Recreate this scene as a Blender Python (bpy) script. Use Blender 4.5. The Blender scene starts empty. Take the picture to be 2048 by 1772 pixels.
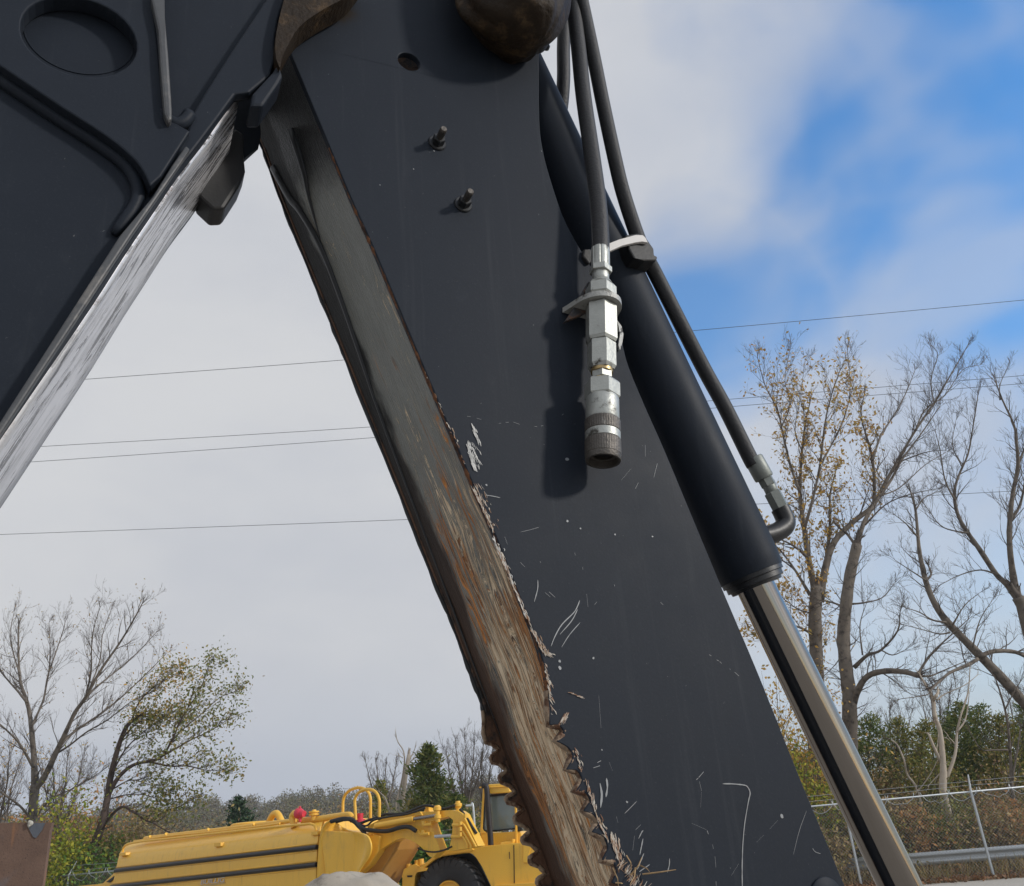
import bpy, bmesh, math, random
import numpy as np
import mathutils, mathutils.noise
from mathutils import Vector, Matrix
from mathutils.geometry import tessellate_polygon
random.seed(7); RNG = np.random.default_rng(7)
R = math.radians
scene = bpy.context.scene
COL = scene.collection

# ------------------------------------------------------------------ camera
PITCH, ROLL, F = R(24.3), R(5.0), 1800.0
CAM = Vector((0, 0, 1.6))
FW = Vector((0, math.cos(PITCH), math.sin(PITCH)))
UP = Vector((0, -math.sin(PITCH), math.cos(PITCH)))
RX = Vector((1, 0, 0))
XC = RX * math.cos(ROLL) - UP * math.sin(ROLL)
YC = RX * math.sin(ROLL) + UP * math.cos(ROLL)
cam_d = bpy.data.cameras.new('camera'); cam = bpy.data.objects.new('camera', cam_d)
COL.objects.link(cam)
M = Matrix((XC, YC, -FW)).transposed().to_4x4(); M.translation = CAM
cam.matrix_world = M
cam_d.sensor_width = 36; cam_d.lens = 36 * F / 2048
cam_d.clip_start = 0.02; cam_d.clip_end = 6000
scene.camera = cam

# ------------------------------------------------------------------ sky, sun, exposure
SUN = Vector((0.0429, -0.0150, 0.0215)).normalized()
SUN_EL = math.asin(SUN.z); SUN_ROT = math.atan2(SUN.x, SUN.y)
world = bpy.data.worlds.new('World'); scene.world = world; world.use_nodes = True
sd = bpy.data.lights.new('sun', 'SUN'); sd.energy = 2.4; sd.angle = R(5.0); sd.color = (1.0, 0.95, 0.88)
sun = bpy.data.objects.new('sun', sd); COL.objects.link(sun)
sun.rotation_euler = SUN.to_track_quat('Z', 'Y').to_euler(); sun.location = (20, -10, 30)
scene.view_settings.view_transform = 'Standard'; scene.view_settings.look = 'None'
scene.view_settings.exposure = 0.0; scene.view_settings.gamma = 1.0
scene.view_settings.use_curve_mapping = False

# ------------------------------------------------------------------ node helpers
def sock(nt, s, v):
    if v is None: return
    if hasattr(v, 'is_linked') or isinstance(v, bpy.types.NodeSocket): nt.links.new(v, s)
    else:
        if s.type == 'RGBA' and not isinstance(v, (int, float)) and len(v) == 3: v = (*v, 1)
        s.default_value = v
def mth(nt, op, a, b=None, c=None, clamp=False):
    n = nt.nodes.new('ShaderNodeMath'); n.operation = op; n.use_clamp = clamp
    sock(nt, n.inputs[0], a); sock(nt, n.inputs[1], b); sock(nt, n.inputs[2], c); return n.outputs[0]
def mixc(nt, f, a, b, mode='MIX'):
    n = nt.nodes.new('ShaderNodeMix'); n.data_type = 'RGBA'; n.blend_type = mode
    sock(nt, n.inputs[0], f); sock(nt, n.inputs[6], a); sock(nt, n.inputs[7], b); return n.outputs[2]
def mapv(nt, v, scale=(1, 1, 1), loc=(0, 0, 0), rot=(0, 0, 0)):
    n = nt.nodes.new('ShaderNodeMapping'); sock(nt, n.inputs['Vector'], v)
    n.inputs['Scale'].default_value = scale; n.inputs['Location'].default_value = loc
    n.inputs['Rotation'].default_value = rot; return n.outputs[0]
def noise(nt, v, scale, detail=4, rough=.55, dist=0.0):
    n = nt.nodes.new('ShaderNodeTexNoise'); sock(nt, n.inputs['Vector'], v)
    n.inputs['Scale'].default_value = scale; n.inputs['Detail'].default_value = detail
    n.inputs['Roughness'].default_value = rough; n.inputs['Distortion'].default_value = dist
    return n.outputs['Fac']
def step(nt, v, lo, hi):
    n = nt.nodes.new('ShaderNodeMapRange'); n.interpolation_type = 'SMOOTHSTEP'
    sock(nt, n.inputs[0], v); sock(nt, n.inputs[1], lo); sock(nt, n.inputs[2], hi); return n.outputs[0]
def texco(nt, kind='Object'): return nt.nodes.new('ShaderNodeTexCoord').outputs[kind]
def sep(nt, v):
    n = nt.nodes.new('ShaderNodeSeparateXYZ'); sock(nt, n.inputs[0], v); return n.outputs
def new_mat(name):
    m = bpy.data.materials.new(name); m.use_nodes = True
    nt = m.node_tree; return m, nt, nt.nodes['Principled BSDF']
def bump(nt, b, h, strength=.2, dist=.01):
    n = nt.nodes.new('ShaderNodeBump'); n.inputs['Strength'].default_value = strength
    n.inputs['Distance'].default_value = dist; sock(nt, n.inputs['Height'], h)
    nt.links.new(n.outputs[0], b.inputs['Normal'])
def simple(name, col, rough=.5, metal=0.0, var=.25, scale=20, bmp=.0, col2=None, thr=(.5, .7), coat=0, spec=.5):
    m, nt, b = new_mat(name); v = texco(nt)
    n = noise(nt, v, scale, 5, .6)
    dark = tuple(c * (1 - var) for c in col); lite = tuple(min(1, c * (1 + var)) for c in col)
    c = mixc(nt, n, dark, lite)
    if col2 is not None:
        c = mixc(nt, step(nt, noise(nt, v, scale * .6, 8, .7), *thr), c, col2)
    nt.links.new(c, b.inputs['Base Color'])
    b.inputs['Roughness'].default_value = rough; b.inputs['Metallic'].default_value = metal
    b.inputs['Specular IOR Level'].default_value = spec
    if coat: b.inputs['Coat Weight'].default_value = coat; b.inputs['Coat Roughness'].default_value = .15
    if bmp: bump(nt, b, noise(nt, v, scale * 4, 4), bmp, .004)
    return m

# ------------------------------------------------------------------ the sky shader
nt = world.node_tree; bg = nt.nodes['Background']
sky = nt.nodes.new('ShaderNodeTexSky'); sky.sky_type = 'NISHITA'; sky.sun_disc = False
sky.sun_elevation = SUN_EL; sky.sun_rotation = SUN_ROT; sky.air_density = 1.0; sky.dust_density = .6; sky.ozone_density = 2.0
dirv = texco(nt, 'Generated')
hs = nt.nodes.new('ShaderNodeHueSaturation'); hs.inputs['Saturation'].default_value = 1.4; hs.inputs['Value'].default_value = 2.4
nt.links.new(sky.outputs[0], hs.inputs['Color'])
def dotd(px, py):
    d = ray_(px, py).normalized(); n = nt.nodes.new('ShaderNodeVectorMath'); n.operation = 'DOT_PRODUCT'
    nt.links.new(dirv, n.inputs[0]); n.inputs[1].default_value = d; return mth(nt, 'ADD', mth(nt, 'ARCCOSINE', mth(nt, 'MINIMUM', n.outputs['Value'], 1.0)), wob)
def ray_(px, py): return FW + XC * ((px - 1024) / F) + YC * ((886 - py) / F)
n1 = noise(nt, mapv(nt, dirv, (1, 1, 1.2), (3.1, .4, 1.7)), 3.2, 3, .45, .3)
n2 = noise(nt, mapv(nt, dirv, (1, 1, 1.3), (1.1, 2.4, .7)), 8.0, 5, .5, .2)
wob = mth(nt, 'ADD', mth(nt, 'MULTIPLY', mth(nt, 'SUBTRACT', n1, .5), .30), mth(nt, 'MULTIPLY', mth(nt, 'SUBTRACT', n2, .5), .10))
# a wide break in the overcast to the upper right, a small one lower down, thin veil between them
g1 = step(nt, dotd(2650, 20), R(29), R(18))
g2 = step(nt, dotd(1500, 640), R(8.5), R(0.5))
g3 = step(nt, dotd(1850, 1180), R(12), R(2))
veil = mth(nt, 'MULTIPLY', step(nt, sep(nt, dirv)[0], .02, .42), mth(nt, 'MULTIPLY_ADD', n2, .5, .06))
wisp = noise(nt, mapv(nt, dirv, (1.2, 1, 1.6), (7.1, .4, .7), (0, .5, .3)), 4.2, 3, .5, .3)
gap = mth(nt, 'MULTIPLY', mth(nt, 'SUBTRACT', 1.0, mth(nt, 'MULTIPLY', step(nt, wisp, .40, .66), .42)), mth(nt, 'MAXIMUM', g1, mth(nt, 'MAXIMUM', mth(nt, 'MULTIPLY', g2, .9), mth(nt, 'MAXIMUM', mth(nt, 'MULTIPLY', g3, .34), veil))))
n3 = noise(nt, mapv(nt, dirv, (1, 1, 2.2), (5, 1, 2)), 3.2, 5, .5, .2)
cl = mixc(nt, step(nt, n3, .3, .7), (5.7, 5.9, 6.35), (6.6, 6.7, 6.9))
zz = sep(nt, dirv)[2]
cl = mixc(nt, mth(nt, 'MULTIPLY', step(nt, zz, .22, .02), .8), cl, (4.9, 5.4, 6.35))
skyc = mixc(nt, mth(nt, 'MULTIPLY', gap, .95), cl, hs.outputs[0])
nt.links.new(skyc, bg.inputs['Color']); bg.inputs['Strength'].default_value = .1

# ------------------------------------------------------------------ geometry helpers
def ray(px, py):
    return FW + XC * ((px - 1024) / F) + YC * ((886 - py) / F)
def at(px, py, Y):                      # the point on that sight line at world distance Y
    d = ray(px, py); return CAM + d * (Y / d.y)
class VPlane:                           # an upright plane; off = metres behind it
    def __init__(s, point, ang):
        s.e1 = Vector((math.cos(ang), math.sin(ang), 0)); s.n = Vector((math.sin(ang), -math.cos(ang), 0))
        s.o = Vector(point)
    def P(s, px, py, off=0.0):
        d = ray(px, py); o = s.o - s.n * off
        t = (o - CAM).dot(s.n) / d.dot(s.n); return CAM + d * t
    def depth(s, px, py, off=0.0): return (s.P(px, py, off) - CAM).dot(FW)
    def m(s, px, py, wpx, off=0.0): return wpx * s.depth(px, py, off) / F
def cat(pts, n=6, closed=False):        # Catmull-Rom through points
    pts = [Vector(p) for p in pts]; N = len(pts); out = []
    rng = N if closed else N - 1
    for i in range(rng):
        p0 = pts[(i - 1) % N] if closed or i > 0 else pts[0] * 2 - pts[1]
        p1 = pts[i]; p2 = pts[(i + 1) % N]
        p3 = pts[(i + 2) % N] if closed or i + 2 < N else p2 * 2 - p1
        for k in range(n):
            t = k / n
            out.append(.5 * ((2 * p1) + (p2 - p0) * t + (2 * p0 - 5 * p1 + 4 * p2 - p3) * t * t + (3 * p1 - p0 - 3 * p2 + p3) * t ** 3))
    if not closed: out.append(pts[-1])
    return out
def pcat(px, n=4): return [(p.x, p.y) for p in cat([(a, b, 0) for a, b in px], n)]

class MB:
    def __init__(s): s.v = []; s.f = []; s.uv = {}; s.m = []
    def add(s, v, f, mi=0):
        b = len(s.v); s.v += [tuple(p) for p in v]
        for q in f: s.f.append([i + b for i in q]); s.m.append(mi)
    def tube(s, pts, r, sides=8, cap=True, mi=0, flat=None):
        pts = [Vector(p) for p in pts]
        if isinstance(r, (int, float)): r = [r] * len(pts)
        v = []; f = []; a = None
        for i, p in enumerate(pts):
            t = (pts[min(i + 1, len(pts) - 1)] - pts[max(i - 1, 0)])
            if t.length < 1e-9: t = Vector((0, 0, 1))
            t.normalize()
            if a is None:
                a = t.cross(Vector((0, 0, 1)) if abs(t.z) < .9 else Vector((1, 0, 0))).normalized()
            else:
                a = (a - t * a.dot(t)).normalized()
            b = t.cross(a)
            for k in range(sides):
                w = 2 * math.pi * k / sides
                v.append(p + (a * math.cos(w) + b * math.sin(w)) * r[i])
        n = len(pts)
        for i in range(n - 1):
            for k in range(sides):
                f.append((i * sides + k, i * sides + (k + 1) % sides, (i + 1) * sides + (k + 1) % sides, (i + 1) * sides + k))
        if cap:
            f.append(tuple(reversed(range(sides)))); f.append(tuple((n - 1) * sides + k for k in range(sides)))
        s.add(v, f, mi)
    def lathe(s, p0, p1, prof, sides=24, shape=None, phase=0.0, cap0=True, cap1=True):
        p0 = Vector(p0); p1 = Vector(p1); t = (p1 - p0); L = t.length; t.normalize()
        a = t.cross(Vector((0, 1, 0)) if abs(t.y) < .9 else Vector((1, 0, 0))).normalized(); b = t.cross(a)
        v = []; f = []
        for (q, r) in prof:
            for k in range(sides):
                w = 2 * math.pi * k / sides + phase
                rr = r * (shape(k, w) if shape else 1)
                v.append(p0 + t * (q * L) + (a * math.cos(w) + b * math.sin(w)) * rr)
        n = len(prof)
        for i in range(n - 1):
            for k in range(sides):
                f.append((i * sides + k, i * sides + (k + 1) % sides, (i + 1) * sides + (k + 1) % sides, (i + 1) * sides + k))
        if cap0: f.append(tuple(reversed(range(sides))))
        if cap1: f.append(tuple((n - 1) * sides + k for k in range(sides)))
        s.add(v, f)
    def box(s, c, sx, sy, sz, e1=Vector((1, 0, 0)), e2=Vector((0, 1, 0)), e3=Vector((0, 0, 1))):
        c = Vector(c); v = []
        for i in (-1, 1):
            for j in (-1, 1):
                for k in (-1, 1): v.append(c + e1 * (i * sx / 2) + e2 * (j * sy / 2) + e3 * (k * sz / 2))
        s.add(v, [(0, 1, 3, 2), (4, 6, 7, 5), (0, 4, 5, 1), (2, 3, 7, 6), (0, 2, 6, 4), (1, 5, 7, 3)])
    def loops(s, outer0, outer1, holes0=(), holes1=()):   # prism between two matching loop sets
        L0 = [list(map(Vector, outer0))] + [list(map(Vector, h)) for h in holes0]
        L1 = [list(map(Vector, outer1))] + [list(map(Vector, h)) for h in holes1]
        tri = tessellate_polygon(L0)
        flat0 = [p for l in L0 for p in l]; flat1 = [p for l in L1 for p in l]; n = len(flat0)
        f = []
        for t in tri: f.append(tuple(t)); f.append(tuple(i + n for i in reversed(t)))
        k = 0
        for l in L0:
            m = len(l)
            for i in range(m):
                a, b = k + i, k + (i + 1) % m; f.append((b, a, a + n, b + n))
            k += m
        s.add(flat0 + flat1, f)
    def build(s, name, mat, parent=None, smooth=False, bevel=0.0, uvf=None, fixn=True, autosmooth=None):
        me = bpy.data.meshes.new(name); org = Vector((0, 0, 0))
        if parent is not None: org = world_loc(parent)
        me.from_pydata([tuple(Vector(p) - org) for p in s.v], [], s.f)
        if fixn:
            bm = bmesh.new(); bm.from_mesh(me); bmesh.ops.recalc_face_normals(bm, faces=bm.faces); bm.to_mesh(me); bm.free()
        if uvf:
            ul = me.uv_layers.new(name='UVMap')
            for lp in me.loops:
                ul.data[lp.index].uv = uvf(me.vertices[lp.vertex_index].co + org)
        mats = mat if isinstance(mat, (list, tuple)) else [mat]
        for m in mats: me.materials.append(m)
        if len(mats) > 1:
            for p, i in zip(me.polygons, s.m): p.material_index = i
        if smooth: me.polygons.foreach_set('use_smooth', [True] * len(me.polygons))
        o = bpy.data.objects.new(name, me); COL.objects.link(o)
        if parent is not None: o.parent = parent
        if bevel:
            b = o.modifiers.new('bevel', 'BEVEL'); b.width = bevel; b.segments = 2; b.limit_method = 'ANGLE'; b.angle_limit = R(32)
            b.harden_normals = False
        if smooth and autosmooth:
            try: me.set_sharp_from_angle(angle=R(autosmooth))
            except Exception: pass
        return o
def world_loc(o):
    v = Vector(o.location)
    while o.parent: o = o.parent; v += Vector(o.location)
    return v
def tag(o, label=None, cat_=None, group=None, kind=None):
    if label: o['label'] = label
    if cat_: o['category'] = cat_
    if group: o['group'] = group
    if kind: o['kind'] = kind
    return o
def empty(name, loc, label, cat_, group=None):
    o = bpy.data.objects.new(name, None); o.empty_display_size = .2; COL.objects.link(o); o.location = loc
    return tag(o, label, cat_, group)
def quads_mesh(name, C, A, B, mat, parent=None, keep=None):
    """many small leaves: centre C, half axes A and B (N x 3)"""
    org = np.array(world_loc(parent)) if parent is not None else np.zeros(3)
    C = C - org; N = len(C)
    v = np.empty((N, 4, 3)); v[:, 0] = C - A; v[:, 1] = C - B * .9 ; v[:, 2] = C + A; v[:, 3] = C + B * .9
    me = bpy.data.meshes.new(name); me.vertices.add(N * 4); me.vertices.foreach_set('co', v.reshape(-1).astype(np.float32))
    me.loops.add(N * 4); me.loops.foreach_set('vertex_index', np.arange(N * 4, dtype=np.int32))
    me.polygons.add(N); me.polygons.foreach_set('loop_start', np.arange(0, N * 4, 4, dtype=np.int32))
    try: me.polygons.foreach_set('loop_total', np.full(N, 4, dtype=np.int32))
    except Exception: pass
    me.update(calc_edges=True); me.materials.append(mat)
    o = bpy.data.objects.new(name, me); COL.objects.link(o)
    if parent is not None: o.parent = parent
    return o
def rdir(n):
    d = RNG.normal(size=(n, 3)); return d / np.linalg.norm(d, axis=1)[:, None]
def leaf_axes(n, size, ratio=.55, droop=0.0):
    a = rdir(n); a[:, 2] -= droop; a /= np.linalg.norm(a, axis=1)[:, None]
    b = np.cross(a, rdir(n)); b /= np.linalg.norm(b, axis=1)[:, None] + 1e-9
    s = size * RNG.uniform(.6, 1.3, size=(n, 1)); return a * s, b * s * ratio

# ------------------------------------------------------------------ materials
def paint_mat():
    m, nt, b = new_mat('dark_grey_paint'); uv = texco(nt, 'UV'); ob = texco(nt)
    n = noise(nt, ob, 9, 5, .6); fine = noise(nt, ob, 420, 2, .5)
    c = mixc(nt, n, (.0132, .0172, .0250), (.0192, .0245, .0345))
    dust = step(nt, noise(nt, mapv(nt, ob, (1, 1, .5)), 26, 8, .72), .58, .78)
    c = mixc(nt, mth(nt, 'MULTIPLY', dust, .35), c, (.034, .040, .050))
    streak = step(nt, noise(nt, mapv(nt, ob, (60, 60, 2.2)), 1, 4, .6), .56, .74)
    c = mixc(nt, mth(nt, 'MULTIPLY', streak, .5), c, (.029, .034, .043))
    c = mixc(nt, mth(nt, 'MULTIPLY', step(nt, fine, .55, .8), .3), c, (.036, .042, .053))
    spk = step(nt, noise(nt, ob, 150, 4, .7), .70, .74)
    c = mixc(nt, mth(nt, 'MULTIPLY', spk, .5), c, (.16, .165, .17))
    nt.links.new(c, b.inputs['Base Color'])
    nt.links.new(mth(nt, 'MULTIPLY_ADD', n, .25, .42), b.inputs['Roughness'])
    bump(nt, b, mth(nt, 'ADD', noise(nt, ob, 300, 3), mth(nt, 'MULTIPLY', noise(nt, ob, 9, 2), .6)), .09, .0012)
    b.inputs['Specular IOR Level'].default_value = .14
    return m, nt, b
PAINT, _, _ = paint_mat(); 
BLACKPAINT = simple('black_paint', (.012, .013, .015), .45, 0, .3, 30, .1)
def stick_paint():
    m, nt, b = paint_mat(); m.name = 'dark_grey_paint_with_grease'
    return m, nt, b
ZINC = simple('zinc_plated_steel', (.40, .41, .385), .48, .65, .22, 60, .15, (.075, .07, .06), (.55, .66))
ZINCDARK = simple('worn_dark_steel', (.11, .10, .09), .5, .6, .3, 80, .3, (.3, .29, .27), (.6, .8))
GREYFIT = simple('dull_grey_fitting', (.20, .215, .20), .5, .4, .2, 60, .1)
BRASS = simple('yellow_brass', (.45, .33, .16), .4, .8, .2, 60)
CHROME, nt_, b_ = new_mat('chrome_rod'); b_.inputs['Base Color'].default_value = (.27, .245, .22, 1); b_.inputs['Metallic'].default_value = 1
nt_.links.new(mth(nt_, 'MULTIPLY_ADD', noise(nt_, mapv(nt_, texco(nt_), (1, 1, 1)), 40, 4), .05, .05), b_.inputs['Roughness'])
RUBBER = simple('hose_rubber', (.017, .0175, .02), .6, 0, .35, 60, .25, (.05, .035, .022), (.66, .8))
GREASE = simple('greasy_brown_rubber', (.020, .0125, .0065), .6, 0, .7, 40, .5, (.075, .046, .022), (.52, .7), spec=.2)
BLACK = simple('black_plastic', (.010, .010, .011), .55, 0, .3, 40, .1)
WHITEBAND = simple('white_plastic_band', (.62, .60, .58), .5, 0, .06, 30)
CREAM = None
SCRATCH = simple('bright_scratch', (.25, .26, .27), .5, .2, .2, 90)
RUST = simple('rusty_steel', (.16, .062, .022), .85, 0, .55, 55, .8, (.035, .016, .01), (.45, .62))
YELLOW = simple('yellow_machine_paint', (.84, .49, .055), .38, 0, .07, 2.2, 0, (.66, .40, .08), (.56, .8), coat=.15)
YELLOW2 = simple('yellow_pipe_paint', (.82, .47, .06), .42, 0, .1, 6, 0)
TYRE = simple('tyre_rubber', (.028, .029, .032), .75, 0, .4, 6, .2, (.075, .07, .065), (.55, .8))
REDP = simple('red_valve_paint', (.62, .04, .07), .4, 0, .1, 10)
STRIPE = simple('black_rail', (.012, .012, .012), .35, 0, .2, 8)
EXH = simple('sooty_exhaust', (.028, .025, .026), .55, .3, .4, 9, .2, (.13, .085, .06), (.56, .75))
GALV = simple('galvanised_steel', (.50, .53, .55), .5, .5, .12, 12)
BOULD = simple('pale_limestone', (.36, .32, .265), .9, 0, .25, 3.5, .6, (.20, .175, .145), (.50, .62))
WIRE = simple('cable', (.05, .055, .07), .6)
BARK = simple('grey_bark', (.15, .125, .10), .9, 0, .45, 6, .6, (.05, .04, .032), (.5, .65))
BARKD = simple('dark_bark', (.075, .052, .042), .9, 0, .45, 6, .6, (.09, .05, .035), (.55, .7))
DEADW = simple('bleached_dead_wood', (.42, .36, .29), .85, 0, .25, 5, .4, (.24, .17, .11), (.55, .7))
TWIG = simple('twig_bark', (.105, .085, .070), .9, 0, .3, 3)
YB = YELLOW.node_tree; _b = YB.nodes['Principled BSDF']; _c = _b.inputs['Base Color'].links[0].from_socket
_v = texco(YB); _d = step(YB, noise(YB, mapv(YB, _v, (5, 5, .8)), 1.6, 8, .7), .52, .72)
YB.links.new(mixc(YB, mth(YB, 'MULTIPLY', _d, .38), _c, (.40, .23, .06)), _b.inputs['Base Color'])
def leaf_mat(name, cols, rough=.6, trans=.35):
    m, nt, b = new_mat(name); g = nt.nodes.new('ShaderNodeNewGeometry')
    r = nt.nodes.new('ShaderNodeValToRGB'); e = r.color_ramp.elements
    e[0].position = 0; e[0].color = (*cols[0], 1); e[1].position = 1; e[1].color = (*cols[-1], 1)
    for i, c in enumerate(cols[1:-1]):
        k = e.new((i + 1) / (len(cols) - 1)); k.color = (*c, 1)
    nt.links.new(g.outputs['Random Per Island'], r.inputs[0])
    nt.links.new(r.outputs[0], b.inputs['Base Color']); b.inputs['Roughness'].default_value = rough
    b.inputs['Specular IOR Level'].default_value = .25
    tr = nt.nodes.new('ShaderNodeBsdfTranslucent'); nt.links.new(r.outputs[0], tr.inputs['Color'])
    mx = nt.nodes.new('ShaderNodeMixShader'); mx.inputs[0].default_value = trans
    nt.links.new(b.outputs[0], mx.inputs[1]); nt.links.new(tr.outputs[0], mx.inputs[2])
    nt.links.new(mx.outputs[0], nt.nodes['Material Output'].inputs['Surface']); return m
L_GOLD = leaf_mat('golden_leaves', [(.55, .31, .06), (.64, .40, .10), (.48, .36, .10), (.42, .23, .08)])
L_GREEN = leaf_mat('dull_green_leaves', [(.10, .14, .03), (.18, .20, .05), (.27, .25, .07), (.34, .24, .08)])
L_YGREEN = leaf_mat('yellow_green_leaves', [(0.130, 0.208, 0.026), (0.286, 0.325, 0.039), (0.468, 0.416, 0.052), (0.091, 0.143, 0.026)])
L_CEDAR = leaf_mat('cedar_foliage', [(0.067, 0.108, 0.024), (0.119, 0.169, 0.037), (0.182, 0.215, 0.046), (0.266, 0.234, 0.063)], trans=.15)
L_CEDAR2 = leaf_mat('olive_cedar_foliage', [(0.085, 0.114, 0.029), (0.172, 0.194, 0.040), (0.270, 0.251, 0.056), (0.343, 0.251, 0.081)], trans=.2)
L_DARK = leaf_mat('dark_spruce_foliage', [(0.021, 0.049, 0.021), (0.035, 0.074, 0.032), (0.052, 0.096, 0.038)], trans=.1)
L_IVY = leaf_mat('ivy_leaves', [(0.044, 0.096, 0.025), (0.088, 0.175, 0.038), (0.158, 0.280, 0.052), (0.052, 0.105, 0.035)], trans=.25)
L_BROWN = leaf_mat('brown_brush', [(0.209, 0.140, 0.081), (0.319, 0.216, 0.110), (0.392, 0.296, 0.121), (0.245, 0.227, 0.081)], trans=.2)
L_RUSSET = leaf_mat('russet_leaves', [(0.392, 0.194, 0.070), (0.539, 0.273, 0.101), (0.294, 0.205, 0.081), (0.221, 0.205, 0.070)], trans=.25)
L_FAR = leaf_mat('far_woodland', [(0.115, 0.101, 0.074), (0.176, 0.142, 0.088), (0.203, 0.176, 0.081), (0.121, 0.135, 0.068), (0.162, 0.115, 0.081)], trans=.2)

CREAM = leaf_mat('bare_chipped_steel', [(.42, .40, .36), (.60, .56, .48), (.30, .14, .06), (.50, .47, .42), (.17, .07, .03), (.40, .30, .2)], .6, 0)
# ================================================================== GROUND
m_, nt_, b_ = new_mat('rough_grass_ground'); v_ = texco(nt_)
c_ = mixc(nt_, noise(nt_, v_, .6, 8, .65), (.10, .085, .045), (.20, .17, .10)); nt_.links.new(c_, b_.inputs['Base Color']); b_.inputs['Roughness'].default_value = .95
GROUND = m_
m_, nt_, b_ = new_mat('yard_concrete'); v_ = texco(nt_)
c_ = mixc(nt_, noise(nt_, v_, 1.4, 8, .7), (.36, .335, .29), (.52, .49, .43))
c_ = mixc(nt_, step(nt_, noise(nt_, v_, 60, 3), .55, .7), c_, (.22, .20, .17)); nt_.links.new(c_, b_.inputs['Base Color']); b_.inputs['Roughness'].default_value = .9
bump(nt_, b_, noise(nt_, v_, 90, 4), .3, .004); YARD = m_
def sheet(name, pts, z, mat, kind='structure'):
    mb = MB(); mb.add([(x, y, z) for x, y in pts], [tuple(range(len(pts)))])
    return tag(mb.build(name, mat, fixn=False), kind=kind)
sheet('ground', [(-2500, -800), (2500, -800), (2500, 4000), (-2500, 4000)], 0, GROUND)
# fence line (right end nearer)
FA = at(1985, 1743, 25.5); FA.z = 0
FB = at(135, 1772, 33.5); FB.z = 0
fd = (FB - FA).normalized(); fn = Vector((-fd.y, fd.x, 0))
if fn.y > 0: fn = -fn                       # towards the camera
FR = FA - fd * 9
q = [FR + fn * .35, FB + fd * 8 + fn * .35]
GRAVEL = simple('yard_concrete_paving', (.34, .315, .28), .95, 0, .25, 2.5, .4, (.26, .235, .20), (.5, .7))
sheet('yard', [(-60, 60), (-60, -60), (80, -60), (80, 20), (q[0].x, q[0].y), (q[1].x, q[1].y)], .004, GRAVEL)
q2 = [FR - fd * 30 + fn * .35, FB + fd * 8 + fn * .35, FB + fd * 8 + fn * 7, FR - fd * 30 + fn * 7]
sheet('road', [(p.x, p.y) for p in q2], .008, YARD)

# ================================================================== EXCAVATOR
D0 = .90
ANG = R(25)
_n = Vector((math.sin(ANG), -math.cos(ANG), 0))
AP = VPlane(CAM - _n * D0, ANG)
T = .165
EX = empty('excavator', (0.35, 1.2, 0), 'dark grey excavator boom and stick with rust-worn underside and chrome cylinder rod, right in front', 'excavator')
def aprism(px, off0, off1, mb=None, holes=()):
    mb = mb or MB()
    mb.loops([AP.P(x, y, off0) for x, y in px],
             [AP.P(x, y, off0) - AP.n * (off1 - off0) for x, y in px],
             [[AP.P(cx, cy, off0) + AP.e1 * (r * math.cos(k * math.pi / 16)) + Vector((0, 0, 1)) * (r * math.sin(k * math.pi / 16)) for k in range(32)] for cx, cy, r in holes],
             [[AP.P(cx, cy, off0) - AP.n * (off1 - off0) + AP.e1 * (r * math.cos(k * math.pi / 16)) + Vector((0, 0, 1)) * (r * math.sin(k * math.pi / 16)) for k in range(32)] for cx, cy, r in holes])
    return mb
def st(p):                                     # coordinates in the arm's plane
    q = Vector(p) - CAM; return (q.dot(AP.e1), q.z)

# ---- the stick
LEFT = pcat([(562, 60), (600, 150), (648, 265), (700, 390), (745, 490), (800, 620), (850, 740), (905, 870), (945, 965), (985, 1055), (1040, 1195), (1078, 1295), (1095, 1368), (1097, 1420)], 4)
TEETH = []
tt = [((1100, 1451), (1117, 1450), (1127, 1462), (1124, 1473)), ((1113, 1482), (1136, 1495), (1145, 1511), (1141, 1524)),
      ((1133, 1539), (1154, 1541), (1164, 1559), (1158, 1572)), ((1150, 1584), (1167, 1583), (1180, 1599), (1175, 1610)),
      ((1167, 1622), (1187, 1630), (1197, 1645), (1191, 1654)), ((1184, 1664), (1206, 1674), (1215, 1695), (1210, 1708)),
      ((1204, 1720), (1225, 1723), (1233, 1745), (1229, 1754)), ((1224, 1766), (1246, 1774), (1254, 1792), (1249, 1802)),
      ((1243, 1814), (1266, 1822), (1275, 1842), (1270, 1852))]
for a, b, c, d in tt: TEETH += [a] + pcat([a, b, c, d], 4)[2:]
LEFT_ALL = LEFT + TEETH + [(1290, 1900), (1540, 2600)]
RIGHT = pcat([(1078, -160), (1078, 95), (1079, 240), (1086, 300), (1100, 355), (1125, 430), (1150, 480), (1180, 530), (1212, 585), (1236, 640), (1246, 690), (1258, 735), (1290, 812), (1330, 902), (1400, 1070), (1450, 1190), (1520, 1355), (1600, 1556), (1690, 1772), (1742, 1900), (2050, 2600)], 3)
OUT = LEFT_ALL + list(reversed(RIGHT)) + [(700, -160), (590, -100)]
STICKP, snt, sb = stick_paint()
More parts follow.
